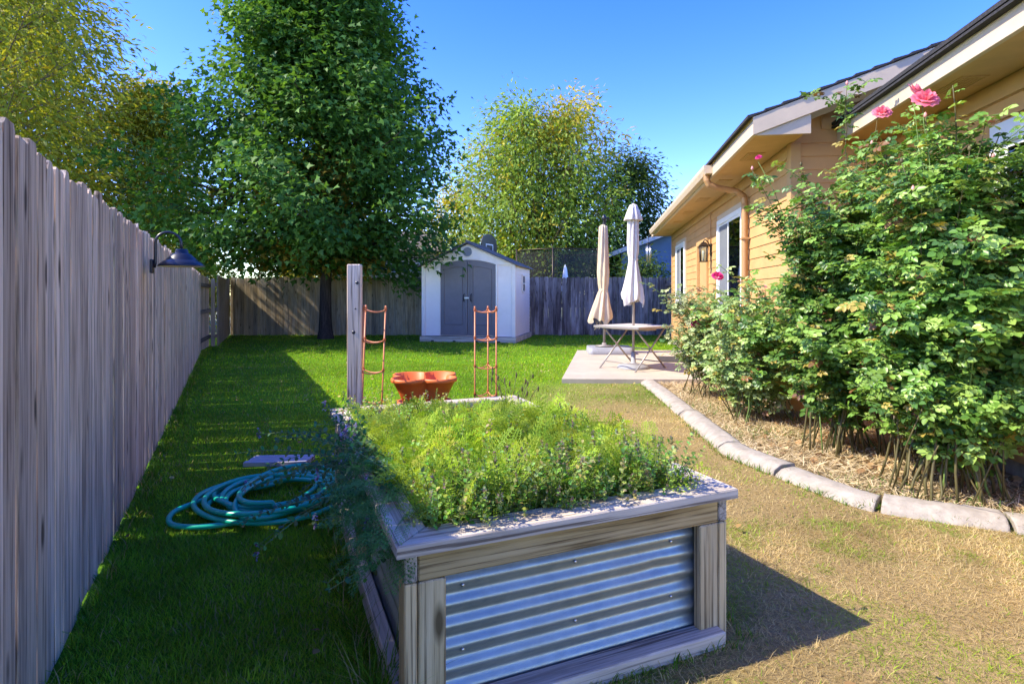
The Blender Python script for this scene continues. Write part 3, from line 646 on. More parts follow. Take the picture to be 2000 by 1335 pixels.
cap([(0,0),(BW,0),(BW-CW,CW),(CW,CW)], MT['cap_x']); cap([(0,BL),(CW,BL-CW),(BW-CW,BL-CW),(BW,BL)], MT['cap_x'])
cap([(BW,.002),(BW,BL-.002),(BW-CW+.001,BL-CW-.001),(BW-CW+.001,CW+.001)], MT['cap_y']); cap([(0,.002),(CW-.001,CW+.001),(CW-.001,BL-CW-.001),(0,BL-.002)], MT['cap_y'])
IN = .028; ZT = BH-CT-.001; LG = .085; AP = .088
for (yy, sg) in ((IN, 1), (BL-IN, -1)):
    y0, y1 = sorted((yy, yy+sg*.036)); MB().bbox(IN+.041, BW-IN-.041, y0, y1, ZT-AP, ZT, .004).build('apron_board', MT['bed_x'], bed)
    for (a, b) in ((IN+.041, IN+.041+LG), (BW-IN-.041-LG, BW-IN-.041)): MB().bbox(a, b, y0, y1, -.02, ZT-AP-.003, .004).build('leg_board', MT['bed_z'], bed)
for (xx, sg) in ((IN, 1), (BW-IN, -1)):
    x0, x1 = sorted((xx, xx+sg*.038)); MB().bbox(x0, x1, IN-.002, BL-IN+.002, ZT-AP, ZT, .004).build('apron_board', MT['bed_y'], bed)
    for yy in (IN-.001, BL/2-.045, BL-IN-LG): MB().bbox(x0, x1, yy, yy+LG, -.02, ZT-AP-.003, .004).build('leg_board', MT['bed_z'], bed)
def corr(along, at, a0, a1, z0, z1, out):
    mb = MB(); nz = 84; na = 24; per = .067; vs = []
    for i in range(nz+1):
        z = z0+(z1-z0)*i/nz; q = math.cos(2*math.pi*(z-z1)/per)*.0085
        for j in range(na+1):
            a = a0+(a1-a0)*j/na; dent = 0
            if along == 'x': dent = -.010*math.exp(-((a-.95)/.02)**2-((z-.30)/.02)**2)
            vs.append((a, at+out*(q+dent), z) if along == 'x' else (at+out*q, a, z))
    fs = [(i*(na+1)+j, i*(na+1)+j+1, (i+1)*(na+1)+j+1, (i+1)*(na+1)+j) for i in range(nz) for j in range(na)]
    mb.add(vs, fs, True); return mb.build('corrugated_panel', MT['galv'], bed)
corr('x', IN+.055, IN+.045, BW-IN-.045, .0, ZT-.005, -1); corr('x', BL-IN-.055, IN+.045, BW-IN-.045, .0, ZT-.005, 1)
corr('y', IN+.055, IN+.06, BL-IN-.06, .0, ZT-.005, -1); corr('y', BW-IN-.055, IN+.06, BL-IN-.06, .0, ZT-.005, 1)
MB().bbox(IN+.041+LG+.002, BW-IN-.041-.002, IN-.045, IN+.040, -.02, .052, .005).build('sill_board', MT['cap_x'], bed)
for (a_, b_) in ((IN+LG+.002, BL/2-.047), (BL/2+.042, BL-IN-LG-.002)): MB().bbox(IN-.012, IN+.036, a_, b_, -.02, .085, .005).build('sill_board', MT['cap_y'], bed)
MB().bbox(BW-IN+.003, BW-IN+.042, .12, BL-.1, -.02, .05, .005).build('sill_board', MT['cap_y'], bed)
for xs_ in (.22, .62, 1.02):
    for zs_ in (.375, .174): MB().lathe([(0,0),(.0065,0),(.0065,.003),(.003,.005),(0,.005)], 8).build('screw', MT['chrome'], bed).matrix_local = Matrix.Translation((xs_, IN+.0455, zs_+.0)) @ Matrix.Rotation(R(90), 4, 'X')
sm = MB(); nn = 14; so2 = [(IN+.06+(BW-2*IN-.12)*i/nn, IN+.06+(BL-2*IN-.12)*j/nn, BH-.13+random.uniform(-.02,.02)) for j in range(nn+1) for i in range(nn+1)]
sm.add(so2, [(j*(nn+1)+i, j*(nn+1)+i+1, (j+1)*(nn+1)+i+1, (j+1)*(nn+1)+i) for j in range(nn) for i in range(nn)], True).build('soil', MT['soil'], bed)
def bw(x, y, z): return BO + bu*x + bv*y + Vector((0,0,z))

# feathery foliage in the bed
def frond_template():
    V = []; Fc = []
    def tri(a, b, c): k = len(V); V.extend([a, b, c]); Fc.append((k, k+1, k+2))
    def z(y): return .25*y-.55*y*y
    for i in range(7):
        y = .15+.85*i/7; L = .34*(1-.75*abs((y-.45)/.6)**1.4)
        for s in (-1, 1):
            dx, dy = s*.86, .5
            for k, q in enumerate((.35, .65, 1.0), 1):
                bx, by = dx*L*q, y+dy*L*q; bz = z(by)-.25*L*q*L
                l = .085*(1.1-.4*q)
                if k == 3: tri((bx-s*.02, by-.05, bz), (bx+s*.015, by-.05, bz), (bx+s*.02, by+l, bz-.01))
                else:
                    tri((bx-.02, by-.02, bz), (bx+.02, by+.02, bz), (bx+s*l*.2, by+l*1.25, bz+.01))
                    tri((bx-.02, by-.025, bz), (bx+.02, by+.0, bz), (bx+s*l*1.15, by-l*.1, bz-.01))
            tri((0, y-.012, z(y)), (0, y+.012, z(y)), (dx*L, y+dy*L, z(y+dy*L)-.25*L*L))
    tri((-.012, 0, 0), (.012, 0, 0), (0, 1, z(1)))
    return V, Fc
FV, FF = frond_template()
n = 6000; fx = rng.uniform(.10, BW-.13, n); fy = rng.uniform(.10, BL-.13, n)
patch_ = vnoise(fx*3+7, fy*3+7, .9, 21)
dens = np.where(fy < .42, .30, 1.0)*np.where((fx > .84*BW), .55, 1)*np.where((fx < .40*BW) & (fy > BL*.62), .30, 1)*(.55+.6*patch_); k = rng.random(n) < dens; fx = fx[k]; fy = fy[k]; n = len(fx)
wy = BO.y+bu.y*fx+bv.y*fy
cap_z = np.minimum(BH+.10+.12*vnoise(fx+5, fy+5, .22, 33), EYE-.203*wy-.01); hgt = cap_z-.02-.17*rng.random(n)**1.2
hgt = np.maximum(hgt, BH-.15)-.03
pos = np.array([bw(a, b, c)[:] for a, b, c in zip(fx, fy, hgt)])
az = rng.uniform(0, 2*math.pi, n); el = rng.uniform(.0, 1.35, n)
tip = np.stack([np.cos(az)*np.cos(el), np.sin(az)*np.cos(el), np.sin(el)], -1); nr = np.stack([-np.cos(az)*np.sin(el), -np.sin(az)*np.sin(el), np.cos(el)], -1)+rng.normal(0,.7,(n,3))
rr_ = rng.random(n)[:,None]; colf = np.array([[.24,.43,.03]])*(1-rr_)+np.array([[.54,.66,.08]])*rr_
colf = colf*(.45+.95*vnoise(fx+2, fy+2, .13, 51))[:, None]; yel = rng.random(n) < .06; colf[yel] = np.array([.52,.50,.07])
carrots = cloud('carrot_greens', FV, FF, pos, frames(tip, nr), rng.uniform(.06,.16,n), colf, MT['herb'], None, 'stuff')
tag(carrots, 'bright feathery carrot tops filling the raised bed', 'carrot tops')
# low mint along the near edge and over the left side
def herb_stems(name, bases, tips, leafsize, step, cols, flower=None, parent=None, stem_r=.0022):
    st = MB(); P_, T_, N_, S_, C_ = [], [], [], [], []; fl = []
    for b, e in zip(bases, tips):
        b = Vector(b); e = Vector(e); m = (b+e)/2+Vector((random.uniform(-.03,.03), random.uniform(-.03,.03), .25*(e-b).length*random.uniform(.2,1)))
        L = (e-b).length; k = max(4, int(L/step)); pts = [b*(1-t)**2+m*2*t*(1-t)+e*t*t for t in [i/k for i in range(k+1)]]
        st.tube(pts, [stem_r*(1.2-.7*i/k) for i in range(k+1)], 3, cap=False); c = random.choice(cols); ph = random.uniform(0, 6)
        for i in range(1, k+1):
            t = (pts[i]-pts[i-1]).normalized(); a = t.orthogonal().normalized(); ph += 1.57
            for s in (0, math.pi):
                q = Matrix.Rotation(ph+s, 3, t) @ a; q = (q+t*.5).normalized(); up = Vector((0,0,1))+Vector((random.gauss(0,.3),random.gauss(0,.3),0))
                P_.append(pts[i][:]); T_.append(q[:]); N_.append(up[:]); S_.append(leafsize*random.uniform(.6,1.15)*(1.1-.45*i/k)); C_.append([x*random.uniform(.7,1.35) for x in c])
        if flower and random.random() < flower[0]: fl.append(pts[-1])
    s_ = st.build('stems', MT['stem'], parent); s_['kind'] = 'stuff'
    o = cloud(name, LITE_V, LITE_F, np.array(P_), frames(np.array(T_), np.array(N_)), np.array(S_), np.array(C_), MT['herb'], parent, 'stuff')
    return fl
def flower_spikes(pts, parent, cols, size=.03):
    P_, T_, N_, S_, C_ = [], [], [], [], []
    for p in pts:
        for k in range(16):
            d = Vector((random.gauss(0,1), random.gauss(0,1), random.gauss(0,1))).normalized(); off = Vector((0,0,random.uniform(-size*.7, size*.9)))
            P_.append((p+off)[:]); T_.append(d[:]); N_.append((random.gauss(0,1),random.gauss(0,1),1)); S_.append(size*.42); c = random.choice(cols); C_.append([x*random.uniform(.7,1.2) for x in c])
    o = cloud('flower_heads', LITE_V, LITE_F, np.array(P_), frames(np.array(T_), np.array(N_)), np.array(S_), np.array(C_), MT['herb'], parent, 'stuff')
GRN = [(.20,.35,.05),(.27,.42,.07),(.14,.26,.05),(.38,.50,.12),(.48,.54,.20)]
bs, ts = [], []
for k in range(520):
    x = random.uniform(.14, BW-.16); y = abs(random.gauss(.0,.16))+.12; b = bw(x, y, BH-.12)
    bs.append(b); ts.append(bw(x+random.uniform(-.10,.10), max(.05, y+random.uniform(-.15,.08)), BH+random.uniform(.0,.19)))
for k in range(330):
    x = random.uniform(.12, BW*.55); y = random.uniform(BL*.55, BL-.12); b = bw(x, y, BH-.12)
    bs.append(b); ts.append(bw(x+random.uniform(-.12,.12), y+random.uniform(-.12,.10), BH+random.uniform(-.02,.10)*(1.3-.9*x/BW)))
for k in range(160):
    x = random.uniform(BW*.5, BW-.15); y = random.uniform(.3, BL-.3); bs.append(bw(x, y, BH-.12)); ts.append(bw(x+random.uniform(-.1,.1), y+random.uniform(-.1,.1), BH+random.uniform(-.03,.10)*max(.2,1.2-y/BL*1.1)))
for k in range(170):
    x = random.uniform(.15, BW*.82); y = random.uniform(.35, BL*.78); h = min(BH+random.uniform(.08,.24), EYE-.203*(BO.y+bu.y*x+bv.y*y)+.01); bs.append(bw(x, y, BH-.12)); ts.append(bw(x+random.uniform(-.08,.08), y+random.uniform(-.08,.08), h))
mint = thing('mint_plants', 'low leafy mint growing over the near edge of the raised bed', 'herbs', bw(.6,.2,BH-.12)); mint['kind'] = 'stuff'
def P2(o):   # parent keeping world position for an Empty without rotation
    return o
inv = mint.location.copy()
fl = herb_stems('foliage', [b-inv for b in bs], [t-inv for t in ts], .026, .020, GRN, (.35,), mint)
flower_spikes(fl, mint, [(.30,.24,.13),(.22,.20,.12),(.28,.22,.24),(.35,.30,.22)], .02)
# catmint spilling over the left side with mauve heads
cat = thing('catmint_plant', 'catmint with mauve flower heads spilling over the left bed side', 'plant', bw(.12,.9,BH-.1)); inv = cat.location.copy()
bs, ts = [], []
for k in range(120):
    y = random.triangular(.2, 1.7, .65); b = bw(random.uniform(.08,.3), y, BH-.10); r_ = random.random()
    reach = random.triangular(-.27, .12, .0); zz = BH+random.uniform(-.22,.17)-(max(0,-reach-.2))*.5
    bs.append(b); ts.append(bw(reach, y+random.uniform(-.25,.25), zz))
for k in range(13):
    y = random.uniform(.55, 1.5); b = bw(random.uniform(.02,.15), y, BH-.06); bs.append(b); ts.append(bw(random.uniform(-.5,-.22), y+random.uniform(-.3,.35), random.uniform(.22,.62)))
fl = herb_stems('foliage', [b-inv for b in bs], [t-inv for t in ts], .034, .028, [(.08,.20,.08),(.09,.22,.065),(.12,.25,.08),(.06,.16,.075)], (.25,), cat, .0026)
flower_spikes(fl, cat, [(.36,.27,.58),(.27,.20,.44),(.20,.15,.18),(.48,.40,.66)], .032)
n = 210; fy = rng.uniform(.05, .85, n); fx = rng.uniform(-.08, .14, n); pos = np.array([bw(a, b, BH+rng.uniform(-.10,.10))[:] for a, b in zip(fx, fy)])
az = rng.uniform(math.pi*.7, math.pi*1.5, n)+BT; el = rng.uniform(-.7, .6, n); tip = np.stack([np.cos(az)*np.cos(el), np.sin(az)*np.cos(el), np.sin(el)], -1)
nr = np.stack([np.cos(az)*.3, np.sin(az)*.3, 1+0*az], -1)
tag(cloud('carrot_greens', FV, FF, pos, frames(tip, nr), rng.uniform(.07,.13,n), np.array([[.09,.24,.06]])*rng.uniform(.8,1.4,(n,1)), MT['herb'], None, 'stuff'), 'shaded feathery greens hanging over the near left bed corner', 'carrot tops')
# a few dry seed stalks standing at the far corner
sk = thing('dry_stalks', 'dry brown seed stalks at the far corner of the raised bed', 'stalks', bw(BW-.1,BL-.1,BH-.1)); sk['kind'] = 'stuff'
for k in range(16):
    x = random.gauss(.05,.07); y = random.gauss(.02,.10); h = random.uniform(.13,.30); dx, dy = random.gauss(0,.08), random.gauss(0,.08)
    m = MB().tube([(x,y,0),(x+dx*.4,y+dy*.4,h*.6),(x+dx,y+dy,h)], [.003,.0025,.002], 4)
    m.lathe([(.0,h-.035),(.0055,h-.025),(.007,h-.01),(.004,h+.004),(.0,h+.008)], 7, (x+dx,y+dy,0))
    m.build('stalk', MT['cane'], sk)

# ------------------------------------------------------------------ things round the bed
pt = G(692, 951); pd = 3.86; pt = Vector(((693-CX)/F*pd, pd, 0))
po = thing('wooden_post', 'tall bare square wooden post behind the raised bed', 'post', pt, R(6)); pz = EYE+(HY-516)/F*pd
MB().bbox(-.045,.045,-.045,.045,-.05,pz,.005).build('shaft', MT['post'], po)
for (x, z, r_) in ((.022, pz-.125, .011), (.012, pz-.30, .006), (0.0, pz-.46, .012)):
    m = MB().lathe([(r_,-.001),(r_,.0015),(.0,.0015)], 10); mm = Matrix.Translation((x,-.0455,z)) @ Matrix.Rotation(R(90),4,'X'); m.v = [tuple(mm @ Vector(p)) for p in m.v]; m.build('bolt_hole', MT['black'], po)
def cage(px, d, ztop, rz, label, tilt=0):
    c = Vector(((px-CX)/F*d, d, 0)); t = thing('plant_cage', label, 'plant cage', c, rz, 'copper coloured plant cages'); t.rotation_euler = (0, tilt, rz)
    r_ = .095; ps = [Vector((r_*math.cos(a), r_*math.sin(a), 0)) for a in (R(90), R(210), R(330))]
    for p in ps: MB().tube([p+Vector((0,0,-.03)), p+Vector((0,0,ztop))], .0058, 8).lathe([(.0075,ztop-.004),(.0075,ztop+.006),(0,ztop+.009)], 8, (p.x,p.y,0)).build('stake', MT['copper'], t)
    z = ztop-.018
    while z > .15:
        for i in range(3):
            a, b = ps[i], ps[(i+1)%3]; o = (a+b).normalized()*(-1); m = MB(); pts = []
            for k in range(11):
                u = k/10; q = a.lerp(b, u); q = q+(-o)*.0+Vector((0,0,z-.022*math.sin(math.pi*u)**.6)); pts.append(q)
            m.tube(pts, .0045, 6)
            for e in (a, b): m.lathe([(.0095,z-.01),(.0105,z),(.0095,z+.01)], 8, (e.x,e.y,0))
            m.build('wavy_clip', MT['copper'], t)
        z -= .215
    return t
cage(713, 3.95, 1.20, R(40), 'copper coloured plant cage standing right beside the tall wooden post', R(2.5))
cage(950, 4.35, 1.185, R(-5), 'copper coloured plant cage in front of the grey shed doors')
# four lobed stacking planter
pd = 4.3; pl = thing('stacking_planter', 'terracotta plastic stacking planter with clover lobes behind the raised bed', 'planter', Vector(((829-CX)/F*pd, pd, 0)), R(45+8))
def lobes(j, n): a = 2*math.pi*j/n; return .63+.37*abs(math.cos(2*a))**.8
for k, z0 in enumerate((.0, .15, .30, .44)):
    top = k == 3; h = .225 if top else .16; rb, rt = (.17,.275) if top else (.17,.24)
    pr = [(0,z0+.002),(rb*.9,z0+.002),(rb,z0+.006),(rb+(rt-rb)*.5,z0+h*.5),(rt-.006,z0+h-.03),(rt,z0+h-.03),(rt+.014,z0+h-.026),(rt+.014,z0+h),(rt+.002,z0+h+.002),(rt-.008,z0+h-.002),(rb+(rt-rb)*.45,z0+h*.45),(rb*.9,z0+.02),(0,z0+.02)]
    MB().lathe(pr, 64, (0,0,0), True, lambda j, n, z: lobes(j, n)).build('planter_tier', MT['terra'], pl)
# coiled hose
hc = Vector((-1.44,3.46,.014)); ho = thing('garden_hose', 'teal green garden hose coiled on the shaded lawn', 'hose', hc)
pts = []; T = 8.2; n = int(T*40)
for i in range(n+1):
    u = i/n*T; a = u*2*math.pi+.6; k = math.floor(u)
    rx = .31+.05*math.sin(u*2.3)+.03*math.sin(a*.37); ry = .33+.06*math.sin(u*1.7+1); cx = .05*math.sin(u*1.9); cy = .06*math.sin(u*2.7+2)
    if u < .9: f_ = 1-u/.9; rx += .12*f_; cx -= .12*f_
    z = .032+.016*((u*.85) % 4.0)+.007*math.sin(a*2+u)
    pts.append(Vector((cx+rx*math.cos(a), cy+ry*math.sin(a), z)))
end = pts[-1]; ddir = (pts[-1]-pts[-4]).normalized()
MB().tube(pts, .0148, 10).build('hose_tube', MT['hose'], ho)
# outer stray loop with the free end
q = [Vector(p) for p in ((.05,-.30,.02),(-.20,-.42,.02),(-.40,-.40,.02),(-.50,-.24,.02),(-.46,-.08,.022),(-.36,.04,.028),(-.22,.10,.035))]; q2 = []
for i in range(len(q)-1):
    a, b, c, e = q[max(i-1,0)], q[i], q[i+1], q[min(i+2,len(q)-1)]
    for k in range(10): t = k/10; q2.append(.5*((2*b)+(c-a)*t+(2*a-5*b+4*c-e)*t*t+(3*b-a-3*c+e)*t**3))
MB().tube(q2, .0148, 10).build('hose_tube', MT['hose'], ho)
e0 = Vector((-.30,.10,.03)); e1 = Vector((-.47,.06,.025)); MB().tube([Vector((-.1,.2,.04)), Vector((-.2,.14,.035)), e0, e1], .0148, 10).build('hose_tube', MT['hose'], ho)
MB().tube([e1, e1+Vector((-.02,-.005,0))], .016, 10).tube([e1+Vector((-.02,-.005,0)), e1+Vector((-.055,-.013,-.001))], .0125, 10).build('coupling', MT['brass'], ho)
# board lying in the grass
bp = G(480, 911); gbd = thing('grooved_board', 'grey grooved board lying flat on the lawn near the hose', 'board', bp+Vector((.0,0,.0)), R(4))
MB().bbox(-.02,.44,-.005,.05,.0,.034,.003).bbox(-.005,.45,.056,.12,.0,.034,.003).bbox(.005,.455,.126,.19,.0,.034,.003).box(-.01,.44,.0,.19,.0,.026).build('plank', MT['board'], gbd)
# gooseneck lamp on the left fence
ld = 4.02; lp = Vector((fence_x(ld), ld, 0)); fn = Vector((.893,.45,0)).normalized(); la = math.atan2(fn.y, fn.x)
lm = thing('gooseneck_lamp', 'black gooseneck barn lamp mounted on the left fence', 'lamp', lp+fn*.045, la)
zb_ = 1.28+(575-519)/1102*4.02
MB().bbox(-.002,.022,-.03,.03,zb_-.05,zb_+.05,.006).build('mount_plate', MT['black'], lm)
zt_ = 1.28+(575-452)/1102*4.02; arc = [(.026,0,zb_-.01),(.03,0,zb_+.02),(.032,0,zt_-.10)]
for k in range(13):
    a = math.pi-k*math.pi*1.02/12; arc.append((.112+.08*math.cos(a), 0, zt_-.075+.08*math.sin(a)))
arc.append((.195,0,zt_-.12)); MB().tube(arc, .0095, 10).build('gooseneck', MT['black'], lm)
s = zt_-.115
sp = [(.0,s),(.036,s),(.042,s-.012),(.044,s-.03),(.062,s-.036),(.070,s-.045),(.10,s-.075),(.104,s-.082),(.118,s-.088),(.150,s-.118),(.153,s-.128),(.149,s-.128),(.116,s-.095),(.10,s-.083),(.06,s-.045),(.0,s-.04)]
sh = MB().lathe(sp, 32, (.195,0,0)).build('shade', MT['black'], lm)
MB().lathe([(.1475,s-.1275),(.115,s-.097),(.06,s-.049),(.0,s-.045)], 32, (.195,0,0)).build('shade_lining', MT['lampin'], sh)
MB().lathe([(0,s-.11),(.02,s-.105),(.028,s-.09),(.02,s-.065),(.014,s-.05)], 14, (.195,0,0)).build('bulb', MT['lampin'], lm)

# ------------------------------------------------------------------ patio furniture
tc = Vector((2.0, 9.3, .076)); tb = thing('patio_table', 'square folding patio table with crossed metal legs', 'table', tc, R(40)); H = .70; S = .45
tp = MB().bbox(-S,S,-S,S,H-.012,H,.006).build('table_top', MT['tabletop'], tb)
m = MB()
for (a,b,c,e) in ((-S-.012,S+.012,-S-.012,-S-.001),(-S-.012,S+.012,S+.001,S+.012),(-S-.012,-S-.001,-S,S),(S+.001,S+.012,-S,S)): m.bbox(a,b,c,e,H-.034,H+.003,.003)
m.build('rim', MT['tube'], tp)
for y in (-.36, .36):
    for s_ in (-1, 1): MB().tube([(s_*.36,y*(1 if s_>0 else .9),H-.035),(-s_*.42,y*(1 if s_>0 else .9),.0)], .014, 8).build('leg', MT['tube'], tb)
for (x, z) in ((-.36,H-.04),(.36,H-.04),(-.30,.11),(.30,.11)): MB().tube([(x,-.35,z),(x,.35,z)], .010, 8).build('cross_bar', MT['tube'], tb)
MB().bbox(-.16,.16,-.34,.34,H-.07,H-.05,.004).build('brace_panel', MT['tube'], tb)
MB().tube([(0,-.37,.335),(0,.37,.335)], .009, 8).build('pivot_rod', MT['tube'], tb)
def folds(nf, amp, ph=0, irr=None):
    irr = irr or [random.uniform(.6,1.3) for _ in range(nf)]
    def f(j, n, z): a = 2*math.pi*j/n; k = int((a*nf/(2*math.pi)) % nf); return 1+amp*math.sin(a*nf+ph+2.0*math.sin(z*1.7))*irr[k]+.12*math.sin(a*2+z*3)
    return f
um = thing('folded_parasol', 'pale grey folded parasol standing through the patio table', 'parasol', tc)
MB().lathe([(.26,.0),(.265,.02),(.24,.05),(.10,.07),(.04,.09),(.035,.26),(.0,.26)], 28).build('base', MT['grey'], um)
MB().tube([(0,0,.05),(0,0,2.66)], .021, 10).build('pole', MT['tube'], um)
def zz(py, d=9.3): return EYE+(HY-py)/F*d-tc.z
cl = MB(); zh = zz(590)
prof = [(.03,zz(400)),(.055,zz(403)),(.075,zz(430)),(.078,zz(440)),(.09,zz(470)),(.088,zz(492)),(.070,zz(506)),(.078,zz(514)),(.115,zz(540)),(.15,zz(565)),(.165,zz(580)),(.150,zh)]
cl.lathe(prof, 72, (0,0,0), True, folds(9,.17)); 
cl.v = [(x, y, z+(.05*math.sin(3*math.atan2(y,x))+.03*math.sin(5*math.atan2(y,x)+1) if z < zz(575) else 0)) for x, y, z in cl.v]
cl = cl.build('canopy', MT['white_cloth'], um)
MB().lathe([(.02,zz(398)),(.05,zz(400)),(.085,zz(412)),(.135,zz(429)),(.130,zz(430.5)),(.07,zz(414))], 48, (0,0,0), True, folds(8,.16)).build('vent_flap', MT['white_cloth'], cl)
MB().lathe([(.074,zz(509)),(.080,zz(508)),(.080,zz(504.5)),(.074,zz(504))], 24).build('tie_strap', MT['white_cloth'], cl)
MB().lathe([(.0,2.72),(.016,2.70),(.02,2.66),(.016,2.62)], 12).build('finial', MT['tube'], um)
d2 = 11.75; u2 = Vector(((1180-CX)/F*d2, d2, .076)); um2 = thing('folded_parasol', 'tan folded parasol with black top on a grey base', 'parasol', u2)
tc_ = tc; tcz = u2.z
def z2(py): return EYE+(HY-py)/F*d2-tcz
MB().tube([(0,0,.14),(0,0,z2(440))], .026, 10).build('pole', MT['tube'], um2)
cl = MB().lathe([(.03,z2(438)),(.07,z2(442)),(.085,z2(465)),(.10,z2(500)),(.12,z2(530)),(.105,z2(552)),(.08,z2(566)),(.10,z2(572)),(.15,z2(596)),(.19,z2(614)),(.20,z2(622)),(.185,z2(626))], 72, (-.02,0,0), True, folds(8,.20))
cl.v = [(x+(.18*(z2(566)-z)/.6*-.35 if z < z2(566) else 0), y, z+(.045*math.sin(3*math.atan2(y,x)+2)+.03*math.sin(7*math.atan2(y,x)) if z < z2(610) else 0)) for x, y, z in cl.v]
cl = cl.build('canopy', MT['tan_cloth'], um2)
MB().lathe([(.084,z2(569)),(.09,z2(568)),(.09,z2(564)),(.084,z2(563))], 24, (-.02,0,0)).build('tie_strap', MT['tan_cloth'], cl)
m = MB().lathe([(.03,z2(440)),(.04,z2(436)),(.03,z2(431)),(.05,z2(428)),(.055,z2(424)),(.02,z2(419)),(0,z2(418))], 14).tube([(0,0,z2(427)),(.08,0,z2(424)),(.10,0,z2(430))], .015, 8); m.build('hub', MT['black'], um2)
for k in range(5):
    a = random.uniform(0, 6.28); x, y = -.13+.05*math.cos(a), .05*math.sin(a); MB().tube([(x,y,z2(624)),(x+.02,y,z2(632)),(x-.02,y+.01,z2(640+k))], .007, 5).build('fringe_cord', MT['tan_cloth'], um2)
MB().lathe([(.0,.145),(.20,.145),(.20,.150),(.05,.165),(.04,.21),(.0,.21)], 24).build('collar_plate', MT['tube'], um2)
ub = thing('parasol_base', 'heavy grey plastic parasol base block at the patio corner', 'parasol base', u2+Vector((.10,-.05,-.01)), R(-3))
bb = MB(); 
def rrect(hx, hy, r_, n=5):
    out = []
    for (sx, sy, a0) in ((1,1,0),(-1,1,90),(-1,-1,180),(1,-1,270)):
        for k in range(n+1): a = R(a0+90*k/n); out.append((sx*(hx-r_)+r_*math.cos(a), sy*(hy-r_)+r_*math.sin(a)))
    return out
lv = [(.455,.36,.01),(.46,.365,.03),(.445,.35,.14),(.425,.33,.158),(.38,.29,.163)]; vs = []
for hx, hy, z in lv: vs += [(x, y, z) for x, y in rrect(hx, hy, .10)]
q = 24; bb.add(vs, [(i*q+j, i*q+(j+1)%q, (i+1)*q+(j+1)%q, (i+1)*q+j) for i in range(len(lv)-1) for j in range(q)]+[tuple(range((len(lv)-1)*q, len(lv)*q))], True)
bb.v = [(x, y, min(z, .14 if z > .13 else z)) for x, y, z in bb.v]
bb.build('block', MT['grey'], ub)
mt_ = hp(-.55, DR[0]-.05, .08); dm = thing('door_mat', 'dark door mat on the patio in front of the house door', 'door mat', mt_, HA); MB().bbox(-.28,.28,0,.85,.0,.014,.004).build('pile', MT['mat'], dm)

# ------------------------------------------------------------------ beyond the fence
bh = thing('neighbour_house', 'blue sided neighbour house with gable roof beyond the fence', 'house', (5.2,25,0), R(-4))
L0, L1 = -.35, 3.2; wl = MB().prism([(L0,0),(L1,0),(L1,4.6),(.0+L0,3.25)], 'y', 0, 5).build('wall', MT['bluewall'], bh); z = .1
while z < 4.3:
    x0 = L0 if z < 3.1 else L0+(z-3.1)/.38
    if x0 < L1-.2: MB().prism([(0.0,z),(-.02,z),(-.004,z+.17),(.0,z+.17)], 'x', x0, L1).build('siding_board', MT['bluewall'], wl)
    z += .16
rf = MB().prism([(-.95,2.95),(3.4,4.62),(3.4,4.80),(-.95,3.13)], 'y', -.5, 5.2).build('roof', MT['shingle'], bh)
MB().prism([(-.96,2.90),(3.4,4.57),(3.4,4.78),(-.96,3.09)], 'y', -.54, -.505).build('rake_board', MT['bluetrim'], bh)
MB().bbox(-.99,-.955,-.5,5.2,2.90,3.09,.004).build('fascia', MT['bluetrim'], bh)
ch = thing('neighbour_house', 'cream neighbour house with small square windows behind the tall tree', 'house', (-5.9,27,0), 0)
cw = MB().box(-3.0,2.2,0,4,0,3.35).build('wall', MT['cream'], ch)
MB().prism([(-3.4,3.35),(2.6,3.35),(2.2,4.3),(-3.0,4.3)], 'y', -.4, 4.4).build('roof', MT['fascia'], ch)
for k in range(5):
    x = -.6+k*.55; w2 = MB()
    for (a,b,c,e) in ((x,x+.05,2.35,2.8),(x+.40,x+.45,2.35,2.8),(x+.05,x+.40,2.75,2.8),(x+.05,x+.40,2.35,2.4)): w2.bbox(a,b,-.05,-.001,c,e,.004)
    w2 = w2.build('window', MT['white'], ch); MB().box(x+.05,x+.40,-.02,-.004,2.4,2.75).build('pane', MT['inside'], w2)
# trampoline with net
tr = thing('trampoline', 'trampoline with black net enclosure beyond the back fence', 'trampoline', (1.9,22.5,0)); RR = 1.75
MB().tube([(RR*math.cos(a),RR*math.sin(a),.85) for a in [k*2*math.pi/32 for k in range(33)]], .03, 8, cap=False).build('frame', MT['darkmetal'], tr)
MB().lathe([(RR-.15,.84),(0,.82)], 32).build('mat', MT['black'], tr)
for k in range(6):
    a = k*math.pi/3+.3; c_, s_ = math.cos(a), math.sin(a); MB().tube([(RR*c_,RR*s_,0),(RR*1.03*c_,RR*1.03*s_,.9),(RR*1.03*c_,RR*1.03*s_,3.05)], .028, 8).build('pole', MT['darkmetal'], tr)
MB().tube([(RR*math.cos(a),RR*math.sin(a),2.98) for a in [k*2*math.pi/32 for k in range(33)]], .02, 6, cap=False).build('top_ring', MT['darkmetal'], tr)
MB().lathe([(RR*.98,.88),(RR*.98,2.97)], 40).build('net', MT['net'], tr)
